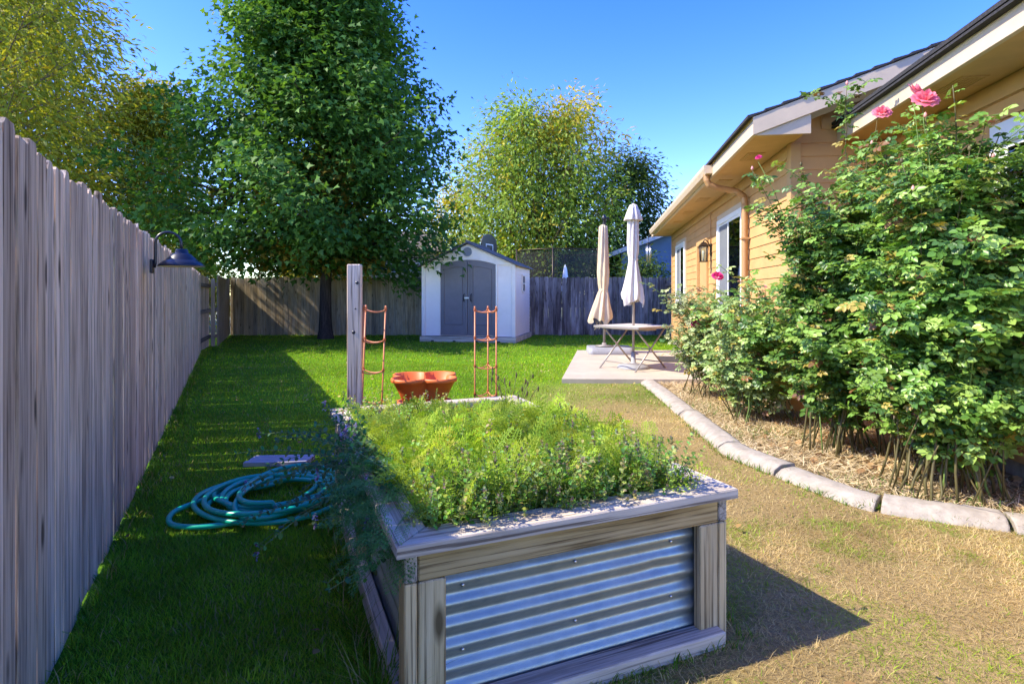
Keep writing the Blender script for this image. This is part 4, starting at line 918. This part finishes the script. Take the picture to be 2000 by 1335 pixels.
# basketball hoop behind the shed roof
bk = thing('basketball_hoop', 'black basketball backboard with white square above the shed', 'basketball hoop', ((955-CX)/F*20.5,20.5,0), R(62))
MB().tube([(0,.25,0),(0,.25,2.7),(0,.03,2.95)], .05, 8).build('pole', MT['darkmetal'], bk)
pts = [(x, z) for x, z in [(-.55,2.70),(.55,2.70)]+[(.55*math.cos(a),3.12+.36*math.sin(a)) for a in [math.pi*k/10 for k in range(11)]]]
MB().prism(pts,'y',-.02,.02).build('backboard', MT['black'], bk)
m = MB()
for (a,b,c,e) in ((-.26,.26,3.08,3.12),(-.26,.26,2.76,2.80),(-.26,-.22,2.80,3.08),(.22,.26,2.80,3.08)): m.box(a,b,-.028,-.0205,c,e)
m.build('target_square', MT['white'], bk)
MB().tube([(.21*math.cos(a),-.26+.21*math.sin(a),2.74) for a in [k*2*math.pi/20 for k in range(21)]], .01, 6, cap=False).build('rim', MT['terra'], bk)
# small pale parasol in the neighbour's yard
np_ = thing('folded_parasol', 'small white folded parasol just beyond the back fence', 'parasol', ((1100-CX)/F*21,20.2,0))
MB().tube([(0,0,0),(0,0,2.3)], .02, 8).build('pole', MT['tube'], np_); MB().lathe([(.01,2.36),(.06,2.2),(.10,1.9),(.13,1.7),(.2,1.45),(.17,1.4)], 40, (0,0,0), True, folds(7,.15)).build('canopy', MT['white'], np_)

# ------------------------------------------------------------------ trees
def tree(name, label, base, H, tr_, zlow, prof, nb, ntw, nlf, leaf, lsize, colf, bark='bark', cl=(.45,.28), rise=.35, seed=1, lean=(0,0), group=None, cat='tree', spread=1.0, rvar=(.72,1.08), droop=0):
    rs = np.random.default_rng(seed); random.seed(seed); t = thing(name, label, cat, base, 0, group); tk = MB(); lb = MB()
    def trunk(z): f = z/H; return Vector((lean[0]*f+.10*math.sin(z*.7+seed)*f*2, lean[1]*f+.10*math.cos(z*.55+seed)*f*2, z))
    zs = [-.1, .05, .25, .6]+list(np.linspace(1.1, H*.97, 18)); tk.tube([trunk(max(0,z))+Vector((0,0,min(0,z))) for z in zs], [tr_*1.55, tr_*1.35, tr_*1.12, tr_]+[tr_*(1-.93*(z/H)**1.1) for z in zs[4:]], 12)
    tk.build('trunk', MT[bark], t); PP = []; CCn = []; AX = []
    for k in range(nb):
        f = (k+.5)/nb; az = k*2.39996+rs.uniform(-.3,.3); zt = zlow+(H-zlow)*f**1.0; rad = prof(zt, az)*rs.uniform(*rvar)
        if rad < .1: continue
        z0 = max(zlow*.6+.5, zt-rise*rad-rs.uniform(0,.3)); z0 = min(z0, H*.95); b = trunk(z0); e = Vector((lean[0]*zt/H+rad*math.cos(az), lean[1]*zt/H+rad*math.sin(az), zt-droop*abs(math.cos(az))*max(0,1-(zt-zlow)/2.5)*min(1,rad/3))); m = (b+e)/2+Vector((0,0,.10*rad))
        npt = 7; path = [b*(1-u)**2+m*2*u*(1-u)+e*u*u for u in [i/npt for i in range(npt+1)]]
        br = max(.012, tr_*.34*(rad/4.5)**.8*(1-z0/H*.5)); lb.tube(path, [br*(1-.85*i/npt) for i in range(npt+1)], 5, cap=False)
        for q in range(ntw):
            u = 1-(q/ntw)*.78 if rad > .6 else rs.uniform(.2,1); i = min(npt-1, int(u*npt)); p = path[i].lerp(path[i+1], u*npt-i)
            side = rs.uniform(-1,1)*spread*(.22*rad*(1.15-u)+.25); off = Vector((-math.sin(az)*side, math.cos(az)*side, rs.uniform(-.30,.35)))
            c = p+off; lb.tube([p, p+off*.5+Vector((0,0,.05)), c], [.010,.007,.004], 3, cap=False)
            PP.append(c[:]); AX.append((math.cos(az), math.sin(az), 0)); CCn.append(u)
    lb.build('limbs', MT[bark], t)
    PP = np.array(PP); AX = np.array(AX); CCn = np.array(CCn); m = len(PP); idx = np.repeat(np.arange(m), nlf); n = len(idx)
    off = rs.normal(0,1,(n,3))*np.array([cl[0],cl[0],cl[1]]); pos = PP[idx]+off
    ax = AX[idx]; out = unit(off+ax*.3)
    tip = unit(out*.8+ax*.4+np.array([0,0,-.45])+rs.normal(0,.45,(n,3))); nr = unit(np.array([0,0,.85])+ax*.35+rs.normal(0,.55,(n,3)))
    cb = colf(PP, CCn, rs)[idx]*(rs.uniform(.75,1.3,(n,1)))
    V, Fc = leaf; cloud('crown', V, Fc, pos, frames(tip, nr), lsize*rs.uniform(.7,1.25,n), cb, MT['leaf'], t, 'stuff'); return t
def lerp_prof(pts, back=0):
    zs = [p[0] for p in pts]; ls = [p[1] for p in pts]; r2 = [p[2] for p in pts]
    def f(z, az):
        l = np.interp(z, zs, ls); r_ = np.interp(z, zs, r2); k = (1-math.cos(az))/2; b = 1-back*max(0, math.sin(az))*np.interp(z, [4.5,7.5], [1,0]); return (l*k+r_*(1-k))*b
    return f
def maple_col(P_, u, rs):
    n = len(P_); r_ = rs.random((n,1)); c = np.array([[.05,.14,.03]])*(1-r_)+np.array([[.14,.28,.05]])*r_
    low = (P_[:,2] < 5.5) & (u < .6) & (rs.random(n) < .30); c[low] = np.array([.26,.20,.03])
    orr = (P_[:,2] < 5.0) & (rs.random(n) < .012); c[orr] = np.array([.40,.22,.04]); return c
# z, left reach, right reach
mp = lerp_prof([(2.4,3.2,3.0),(3.0,4.5,3.7),(4.0,5.0,3.9),(5.4,5.1,3.7),(6.2,4.4,3.5),(6.8,2.9,3.1),(7.6,2.7,2.7),(9.1,2.6,1.8),(10.5,2.2,1.5),(12.0,1.2,.9),(13.0,.3,.3)], back=.78)
tree('maple_tree', 'tall dark green shade tree standing in the yard by the back fence', (-5.45,16.5,0), 13.0, .175, 2.55, mp, 160, 10, 62, (MAPLE_V, MAPLE_F), .165, maple_col, cl=(.34,.18), rise=.32, seed=5, droop=.85)
def ash_col(P_, u, rs):
    n = len(P_); r_ = rs.random((n,1)); c = np.array([[.20,.26,.035]])*(1-r_)+np.array([[.40,.42,.05]])*r_
    y = rs.random(n) < .16; c[y] = np.array([.33,.28,.03]); return c
tree('ash_tree', 'olive green tree farther back behind the top left corner tree', (-19.2,21.5,0), 14.5, .25, 2.2, lerp_prof([(2,3,3.6),(4,4.6,4.4),(7,5.2,3.9),(10,5.2,3.9),(12,4,3.2),(14.5,1,1)]), 90, 9, 36, (NARROW_V, NARROW_F), .32, ash_col, 'barklight', cl=(.55,.40), rise=.55, seed=8)
def yel_col(P_, u, rs):
    n = len(P_); r_ = rs.random((n,1)); c = np.array([[.24,.28,.025]])*(1-r_)+np.array([[.52,.44,.04]])*r_; return c
tree('ash_tree', 'yellowing olive tree just behind the fence in the top left corner', (-12.9,14.0,0), 10.4, .15, 3.4, lerp_prof([(3,1.8,1.8),(5,2.9,2.7),(7,3.3,3.2),(9,2.8,2.9),(10.4,.8,.8)]), 70, 8, 34, (NARROW_V, NARROW_F), .20, ash_col, 'barklight', cl=(.38,.28), rise=.7, seed=38)
tree('yellow_tree', 'yellow green tree between the corner tree and the tall tree', (-16.3,25.5,0), 10.6, .16, 1.8, lerp_prof([(1.5,2.4,2.0),(4,3.2,2.7),(7,2.6,2.2),(9,1.5,1.2),(10.6,.4,.4)]), 80, 9, 44, (NARROW_V, NARROW_F), .26, yel_col, 'barklight', cl=(.5,.34), rise=.6, seed=9)
def cot_col(P_, u, rs):
    n = len(P_); r_ = rs.random((n,1)); c = np.array([[.17,.28,.04]])*(1-r_)+np.array([[.32,.44,.07]])*r_
    y = ((P_[:,2] > 7.5) & (P_[:,0] > .2) & (rs.random(n) < .6)) | (rs.random(n) < .10); c[y] = np.array([.52,.44,.05]); return c
tree('cottonwood_tree', 'broad yellow green tree centred beyond the back fence', (1.15,27,0), 10.4, .22, 1.6, lerp_prof([(1.4,3.6,3.6),(3,4.6,4.2),(5,4.7,4.3),(7,4.3,3.9),(9,3.4,3.2),(9.9,2.4,2.6),(10.4,1.5,1.9)]), 125, 10, 38, (NARROW_V, NARROW_F), .26, cot_col, 'barklight', cl=(.40,.34), rise=.72, seed=12, lean=(.3,0))
def drk_col(P_, u, rs):
    n = len(P_); r_ = rs.random((n,1)); return np.array([[.04,.085,.022]])*(1-r_)+np.array([[.09,.15,.03]])*r_
tree('round_tree', 'darker round tree right behind the folded parasols', (6.1,29,0), 8.4, .16, 1.6, lerp_prof([(1.4,1.8,1.9),(4,2.3,2.3),(6.5,1.9,1.8),(8.4,.5,.5)]), 50, 8, 34, (NARROW_V, NARROW_F), .26, drk_col, cl=(.42,.32), rise=.7, seed=14)
tree('small_tree', 'small yellowing tree seen between the shed and the tall tree', (-3.0,30,0), 7.0, .12, 1.0, lerp_prof([(1,1.6,1.6),(3,2.2,2.0),(5,1.7,1.5),(7,.4,.4)]), 30, 7, 28, (NARROW_V, NARROW_F), .28, yel_col, cl=(.45,.34), rise=.7, seed=15)
for k, (x, y, h, cf, lab) in enumerate(((-11.3,20.5,3.1,yel_col,'yellow green shrub above the far left fence corner'),(-7.6,21.5,3.4,yel_col,'leafy shrub behind the tan fence left of the trunk'),(-9.6,24.5,3.6,drk_col,'dark shrub behind the tan fence far left of the trunk'),(5.0,21.5,2.55,drk_col,'dark green shrub topping the fence before the blue house'),(-23,30,6.5,drk_col,'far dark tree low behind the left fence'),(-8.5,33,5.4,drk_col,'far green tree behind the tall trunk'))):
    r_ = h*.42 if k < 4 else h*.55
    tree('garden_shrub' if k < 4 else 'far_tree', lab, (x,y,0), h, .06, .5, lerp_prof([(.3,r_*.9,r_*.9),(h*.5,r_*1.15,r_*1.15),(h*.8,r_*.8,r_*.8),(h,.2,.2)]), 26, 6, 30, (NARROW_V, NARROW_F), .2, cf, cl=(.26,.22) if k < 4 else (.5,.4), rise=.8, seed=20+k, cat='shrub' if k < 4 else 'tree')

# ------------------------------------------------------------------ roses
random.seed(31)
def rose_leaf_tpl(OVAL_V=OVAL_V, OVAL_F=OVAL_F):
    V = []; Fc = []
    for (bx, by, ang, s) in ((0,.58,0,.44),(.03,.46,62,.40),(-.03,.46,-62,.40),(.03,.24,68,.34),(-.03,.24,-68,.34)):
        a = R(-ang); k = len(V)
        for (x, y, z) in OVAL_V: x, y = x*s*.98, y*s; V.append((bx+x*math.cos(a)-y*math.sin(a), by+x*math.sin(a)+y*math.cos(a), z*s*1.6-.16*(by+y)**2-.20*(bx+x)**2))
        Fc += [tuple(i+k for i in f) for f in OVAL_F]
    k = len(V); V += [(-.012,0,0),(.012,0,0),(0,.62,-.05)]; Fc.append((k,k+1,k+2)); return V, Fc
RV, RF = rose_leaf_tpl(); RLV, RLF = rose_leaf_tpl(LITE_V, LITE_F)
LEAFCOL = [(.10,.22,.035),(.17,.33,.05),(.075,.17,.04),(.24,.40,.07),(.34,.50,.11)]
leaf_var = [cloud_mesh('leaf', RV, RF, np.zeros((1,3)), np.eye(3)[None], np.ones(1), np.array([c]), MT['roseleaf']) for c in LEAFCOL]
def rose_mesh(mat, open_=1.0):
    mb = MB()
    for ring, (n, r0, r1, h, ph) in enumerate(((3,.004,.020,.050,.2),(5,.010,.034,.052,.9),(5,.016,.050,.042,.3),(6,.020,.064*open_,.024,.7))):
        for k in range(n):
            a0 = ph+2*math.pi*k/n; wd = 2*math.pi/n*.72; vs = []
            for i in range(4):
                t = i/3; rr_ = r0+(r1-r0)*t**.7; z = h*t*(1.15-.25*t)-(.012*t**4 if ring > 1 else 0)
                for j in range(4):
                    u = (j/3-.5)*2; w_ = wd*(math.sin(math.pi*(.18+.70*t)))*1.0; a = a0+u*w_; q = rr_*(1+.10*u*u*(1 if ring > 1 else -1))
                    vs.append((q*math.cos(a), q*math.sin(a), z-.004*abs(u)*t+random.uniform(-.0015,.0015)))
            mb.add(vs, [(i*4+j,i*4+j+1,(i+1)*4+j+1,(i+1)*4+j) for i in range(3) for j in range(3)], True)
    return mb.mesh('rose_flower', mat)
ROSE = {k: rose_mesh(MT[k], o) for k, o in (('pink',1.0),('magenta',.9),('red',.8),('palepink',1.0))}
def rose_bush(label, base, canes, flowers, nsing, lsize, cols=None, lo=.19, dense=1.0, maxx=None):
    """canes: list of (tip offset, leafiness); leaves stand alternately along each cane and its side shoots"""
    t = thing('rose_bush', label, 'rose bush', base, 0, 'rose bushes in the bed by the house'); PL = []
    inv = Vector(base)
    def clampx(p):
        d = p.y+inv.y; lim = (wall_x(d) if d > 5.9 else 2.98+.143*d+.25)-.07-inv.x
        if p.x > lim: p.x = lim-random.uniform(0,.08)
        return p
    def shoot(path, z_start, step, ls):
        L = 0; ph = random.uniform(0, 6.28)
        for i in range(1, len(path)):
            a, b = path[i-1], path[i]; seg = (b-a).length; L += seg
            while L > step:
                L -= step; p = b-(b-a).normalized()*L
                if p.z < z_start: continue
                ph += 2.4; d = (b-a).normalized(); o = Vector((math.cos(ph), math.sin(ph), random.uniform(-.15,.5))); o = (o-d*o.dot(d)*.6).normalized()
                PL.append((clampx(p.copy()), o, ls*random.uniform(.5,1.22)))
    for (p, kind, s_, tilt) in flowers: canes = canes+[((Vector(p)-inv+Vector((0,.015,-.02)))[:], .009)]
    ftips = [(Vector(p)-inv) for (p, _, _, _) in flowers]
    for (tip, r0) in canes:
        tip = Vector(tip); b = Vector((random.uniform(-.34,.34), random.uniform(-.30,.30), -.02)); m = Vector((tip.x*.30, tip.y*.30, tip.z*.62))+Vector((random.gauss(0,.05),random.gauss(0,.05),0))
        k = 14; path = [clampx(b*(1-u)**2+m*2*u*(1-u)+tip*u*u+Vector((random.gauss(0,.008),random.gauss(0,.008),0))) for u in [i/k for i in range(k+1)]]
        MB().tube(path, [r0*.72*(1-.66*i/k) for i in range(k+1)], 6).build('cane', MT['greencane'] if random.random() < .22 else MT['cane'], t)
        if tip.z > 1.7 and random.random() < .5 and not any((tip-f_).length < .05 for f_ in ftips):
            e_ = path[-1]; MB().lathe([(.0,0),(.007,.004),(.011,.014),(.009,.026),(.003,.036),(.0,.038)], 8, (e_.x, e_.y, e_.z)).build('bud', MT['palepink'] if random.random() < .35 else MT['cane'], t)
        isf = any((tip-f_).length < .05 for f_ in ftips)
        shoot(path[4:-3] if isf else path[4:], lo*tip.z*random.uniform(.8,1.3), .050/dense, lsize)
        sd = MB(); ns = 0
        for q in range(random.randint(13, 19)):
            i = random.randint(3, k-5 if isf else k-1); p = path[i]
            if p.z < lo*tip.z*.9: continue
            a = random.uniform(0, 6.28); l = random.uniform(.16,.46)*min(1,.5+lsize*4); e = clampx(p+Vector((math.cos(a)*l, math.sin(a)*l, random.uniform(.02,.30)))); mm = (p+e)/2+Vector((0,0,.04)); pp = [p*(1-u)**2+mm*2*u*(1-u)+e*u*u for u in [j/5 for j in range(6)]]
            sd.tube(pp, [.0035*(1.1-.5*j/5) for j in range(6)], 4, cap=False); ns += 1; shoot(pp, 0, .040/dense, lsize)
        if ns: sd.build('side_shoots', MT['greencane'], t)['kind'] = 'stuff'
    for q in range(8):
        b = Vector((random.uniform(-.36,.36), random.uniform(-.34,.34), -.02)); a = random.uniform(0, 6.28); l = random.uniform(.1,.4); h = random.uniform(.35,.8); e = clampx(b+Vector((math.cos(a)*l, math.sin(a)*l, h)))
        MB().tube([b, b.lerp(e, .5)+Vector((0,0,.05)), e], [.006,.005,.003], 5).build('cane', MT['cane'], t)
    PL_ = [(p, o, s_) for (p, o, s_) in PL]
    def key(q):
        p = q[0]+inv; px = p.x/p.y*F+CX
        return p.y + (50 if not (-20 < px < 2020) or p.y < .5 else 0)
    PL_.sort(key=key); near, rest = PL_[:nsing], PL_[nsing:]
    for (p, o, s_) in near:
        ob = link(bpy.data.objects.new('leaf', random.choice(leaf_var)), t); nr = Vector((random.gauss(-.45,.55), random.gauss(-.45,.5), 1)); fm = frames(np.array([o[:]]), np.array([nr[:]]))[0]
        ob.matrix_local = Matrix.Translation(p) @ Matrix(fm.tolist()).to_4x4() @ Matrix.Scale(s_, 4)
    if rest:
        n = len(rest); pos = np.array([q[0][:] for q in rest]); tip = np.array([q[1][:] for q in rest]); sz = np.array([q[2] for q in rest]); nr = np.stack([rng.normal(-.45,.55,n), rng.normal(-.45,.5,n), np.ones(n)], -1)
        cc = np.array([(cols or LEAFCOL)[i] for i in rng.integers(0, len(cols or LEAFCOL), n)])*rng.uniform(.75,1.3,(n,1)); yl = rng.random(n) < .05; cc[yl] = np.array([.46,.36,.08]); br = rng.random(n) < .025; cc[br] = np.array([.24,.12,.05])
        cloud('foliage', RLV, RLF, pos, frames(tip, nr), sz, cc, MT['roseleaf'], t, 'stuff')
    for (p, kind, s_, tilt) in flowers:
        ob = link(bpy.data.objects.new('rose_flower', ROSE[kind]), t); lp_ = Vector(p)-inv; ob.location = lp_; ob.scale = (s_,)*3; ob.rotation_euler = tilt
    return t
def fan(n, x, y, z, r0=.011): return [((random.uniform(*x), random.uniform(*y), random.uniform(*z)), r0*random.uniform(.7,1.2)) for _ in range(n)]
rose_bush('big rose bush nearest the camera with large pink blooms on top', (2.78,3.62,0),
    fan(17,(-.62,.55),(-.5,.5),(1.1,2.1),.013)+fan(6,(-.55,.45),(-.45,.1),(.8,1.2),.010)+[((-.35,-.35,.62),.009),((.25,-.45,.66),.009)]+[((.05,.0,2.62),.013),((-.05,.12,2.45),.012),((.30,-.05,2.30),.012),((-.25,.2,2.20),.012),((.42,.1,2.15),.012),((.15,.15,2.30),.012),((.0,-.2,2.15),.012),((.2,.25,2.4),.012),((-.35,-.1,2.1),.012),((.5,-.2,2.0),.012)],
    [(P(1806,196,3.60),'pink',1.25,(R(48),R(-12),0)), (P(1783,180,3.68),'pink',1.05,(R(55),R(25),.5)), (P(1926,237,3.5),'palepink',.75,(R(20),R(15),.3))], 300, .108, dense=1.6)
rose_bush('tall rose bush in the middle reaching up to the eave', (2.72,4.62,0),
    fan(17,(-.42,.50),(-.5,.45),(1.1,2.15),.013)+fan(6,(-.42,.2),(-.45,.2),(.75,1.2),.010)+[((-.05,-.1,2.95),.012),((.10,-.2,2.45),.012),((-.30,.1,2.35),.012),((.35,.0,2.45),.012),((-.72,.1,2.32),.010),((.3,-.3,2.25),.012),((.2,.2,2.3),.012),((-.35,-.1,2.1),.012)],
    [(P(1722,221,4.30),'pink',1.05,(R(45),R(-20),0)), (P(1482,308,4.72),'magenta',.5,(R(25),R(-25),0))], 300, .108, dense=1.6)
rose_bush('rose bush close to the setback wall behind the big blooms', (3.22,4.25,0),
    fan(20,(-.45,.30),(-.7,.5),(1.1,2.4),.012)+fan(5,(-.4,.1),(-.5,.2),(.5,1.0),.010), [], 120, .108, dense=1.4)
rose_bush('pale leaved rose bush below the downspout', (2.52,5.75,0),
    fan(20,(-.55,.30),(-.6,.5),(.7,1.38),.010)+fan(8,(-.6,.1),(-.5,.3),(.35,.9),.008), [(P(1493,560,5.6),'palepink',.45,(R(20),0,0))], 200, .100, [(.20,.30,.09),(.26,.36,.11),(.15,.24,.07),(.34,.42,.16)], dense=.85)
rose_bush('sparse magenta rose bush beside the patio end', (2.50,7.05,0),
    fan(14,(-.55,.40),(-.45,.5),(.7,1.3),.009)+fan(6,(-.7,.0),(-.5,.3),(.3,.8),.007), [(P(1401,540,7.0),'magenta',1.25,(R(40),0,0)), (P(1425,616,6.75),'red',1.25,(R(30),R(-10),0)), (P(1357,632,7.0),'magenta',.8,(R(40),R(-20),0))], 150, .095, [(.20,.27,.09),(.27,.33,.13),(.16,.23,.08),(.36,.38,.17)], lo=.35, dense=.7)

# ------------------------------------------------------------------ grass, litter
def in_bed(x, y):
    dx = x-BO.x; dy = y-BO.y; a = dx*bu.x+dy*bu.y; b = dx*bv.x+dy*bv.y; return (a > -.0) & (a < BW-.01) & (b > .02) & (b < BL)
def blades(name, n, d0, d1, hgt, wid, seed, dryonly=None):
    rs = np.random.default_rng(seed); y = np.sqrt(rs.uniform(d0*d0, d1*d1, n)); x = rs.uniform(-1.06, 1.06, n)*(y+.25)
    k = (x > fence_x(y)+.03) & (x < np.where(y > 5.6, wall_x(y)-.05, 3.2+.143*y)) & ~in_bed(x, y) & (y < BACK-.06)
    k &= ~((y > 8.08) & (y < 12.35) & (x > .74+(y-8.17)*.17))
    sx = (x-SO.x)*math.cos(SA)+(y-SO.y)*math.sin(SA); sy = -(x-SO.x)*math.sin(SA)+(y-SO.y)*math.cos(SA); k &= ~((sx > -.06) & (sx < SW+.06) & (sy > -.07))
    k &= ~((x > kerb_x(y)-.10) & (y < 8.3))
    k &= ~((np.abs(x-bp.x-.21) < .26) & (np.abs(y-bp.y-.10) < .14))
    k &= ~((np.hypot(x+5.45, y-16.5) < .55))
    x = x[k]; y = y[k]; n = len(x); r_ = rs.random(n); c = lawn_cols(x, y, r_); dr = dryness(x, y)
    k = rs.random(n) > dr*.25; x, y, r_, c, dr = x[k], y[k], r_[k], c[k], dr[k]; n = len(x)
    az = rs.uniform(0, 2*math.pi, n); ln = rs.uniform(.1,.75,n)+dr*rs.uniform(.2,1.6,n)
    tip = unit(np.stack([np.cos(az)*ln, np.sin(az)*ln, np.ones(n)], -1)); nr = np.stack([np.cos(az), np.sin(az), -ln*.6], -1)
    tall = vnoise(x+9, y+9, .5, 8)
    h = hgt*rs.uniform(.55,1.3,n)*(.75+.55*tall)*(1-.25*dr); wv = wid*rs.uniform(.6,1.2,n)*(1-.35*dr); h = h*(1+.25*dr)*(1+.5*dr*(rs.random(n) < .35))
    pos = np.stack([x, y, np.full(n, -.004)], -1)
    return cloud(name, BLADE_V, BLADE_F, pos, frames(tip, nr), np.stack([wv, h, h*.9], -1), c, MT['grassm'], None, 'stuff')
for i, (n, a, b, h, wd) in enumerate(((200000,1.3,3.2,.033,.0036),(160000,3.2,6.0,.034,.0056),(95000,6.0,10.5,.037,.010),(70000,10.5,17.9,.040,.017))):
    o = blades('grass', n, a, b, h, wd, 60+i); o['label'] = ['short turf blades closest to the raised bed','short turf blades on the middle lawn','short turf blades before the patio','short turf blades by the shed and back fence'][i]; o['category'] = 'grass'
def tufts(name, label, spots, seed):
    rs = np.random.default_rng(seed); X, Y, H_ = [], [], []
    for (cx, cy, r_, n, h) in spots:
        a = rs.uniform(0, 6.283, n); q = r_*np.sqrt(rs.random(n)); X.append(cx+q*np.cos(a)); Y.append(cy+q*np.sin(a)); H_.append(h*rs.uniform(.45,1.15,n))
    x = np.concatenate(X); y = np.concatenate(Y); h = np.concatenate(H_); n = len(x); az = rs.uniform(0, 6.283, n); ln = rs.uniform(.1,.7,n)
    tip = unit(np.stack([np.cos(az)*ln, np.sin(az)*ln, np.ones(n)], -1)); nr = np.stack([np.cos(az), np.sin(az), -ln*.6], -1)
    c = np.array([[.13,.28,.02]])*rs.uniform(.5,1.3,(n,1)); dd = rs.random(n) < .15; c[dd] = np.array([.42,.34,.16])
    tag(cloud(name, BLADE_V, BLADE_F, np.stack([x, y, np.zeros(n)], -1), frames(tip, nr), np.stack([np.full(n,.0042), h, h*1.1], -1), c, MT['grassm'], None, 'stuff'), label, 'grass')
sp = [(fence_x(d)+.05+rng.random()*.04, d, .05, int(18+30*rng.random()), .07+.06*rng.random()) for d in np.arange(1.5, 12.2, .11)]
tufts('long_grass', 'longer grass tufts along the foot of the left fence', sp, 91)
sp = [(*bw(-.02-rng.random()*.05, b, 0)[:2], .04, int(20+40*rng.random()), .07+.10*rng.random()) for b in np.arange(.05, 2.1, .09)]+[(*bw(-.03, .14, 0)[:2], .06, 160, .24)]+[(*bw(a, -.03, 0)[:2], .03, 14, .05) for a in np.arange(.1, 1.25, .07)]+[(*bw(BW+.03, b, 0)[:2], .04, 22, .06) for b in np.arange(0, 2.1, .10)]
tufts('long_grass', 'longer grass tufts round the foot of the raised bed', sp, 92)
sp = [(k_.x-.12-rng.random()*.03, k_.y, .03, int(8+16*rng.random()), .045+.03*rng.random()) for k_ in kp[::2] if k_.x < 2.9]+[(kp[c_].x, kp[c_].y, .07, 40, .10) for c_ in cuts[1:-1]]
tufts('long_grass', 'grass tufts in the kerb joints and along its foot', sp, 93)
# straw and dead leaves under the roses
def litter(name, label, n, xr, yr, tv, tf, size, cols, flat, z=.012, keep=None, seed=3):
    rs = np.random.default_rng(seed); x = rs.uniform(*xr, n); y = rs.uniform(*yr, n); k = keep(x, y); x, y = x[k], y[k]; n = len(x)
    az = rs.uniform(0, 6.283, n); tip = np.stack([np.cos(az), np.sin(az), rs.normal(.12, flat, n)], -1); nr = np.stack([rs.normal(0,.4,n), rs.normal(0,.4,n), np.ones(n)], -1)
    c = np.array([cols[i] for i in rs.integers(0, len(cols), n)])*rs.uniform(.6,1.3,(n,1)); sz = size*rs.uniform(.5,1.3,n)
    s3 = sz if tv is not BLADE_V else np.stack([np.full(n,.0045), sz, sz*.5], -1)
    o = cloud(name, tv, tf, np.stack([x, y, np.full(n, z)+rs.random(n)*.02], -1), frames(tip, nr), s3, c, MT['litter'], None, 'stuff'); tag(o, label, 'litter')
inrb = lambda x, y: (x > kerb_x(y)+.10) & (x < wall_x(y)+.8) & (y < 8.05)
litter('straw', 'dry straw lying in the rose bed behind the kerb', 26000, (1.85,4.0), (3.0,8.1), BLADE_V, BLADE_F, .10, [(.66,.52,.29),(.56,.42,.22),(.74,.60,.38)], .12, keep=inrb)
litter('fallen_leaves', 'brown fallen leaves below the rose bushes', 1000, (1.95,4.0), (3.0,5.6), OVAL_V, OVAL_F, .055, [(.38,.22,.10),(.46,.29,.14),(.28,.15,.07),(.55,.40,.22)], .3, keep=lambda x, y: inrb(x, y) & (x > kerb_x(y)+.2+.3*vnoise(x, y, .3, 9)), seed=4)
litter('weeds', 'small green weeds growing among the straw in the rose bed', 5200, (1.85,3.2), (3.2,8.1), BLADE_V, BLADE_F, .075, [(.09,.20,.03),(.13,.24,.04),(.06,.15,.02)], .8, keep=lambda x, y: inrb(x, y) & (vnoise(x+3, y+3, .45, 10) > .55), seed=5)
litter('lawn_debris', 'scattered dry leaf bits lying on the lawn', 420, (-8,2), (1.6,16), OVAL_V, OVAL_F, .035, [(.42,.34,.10),(.45,.28,.10),(.30,.18,.07)], .2, z=.03, keep=lambda x, y: (x > fence_x(y)+.05) & (x < kerb_x(y)-.15) & ~in_bed(x, y) & ~((y > 8) & (x > .7)) , seed=6)
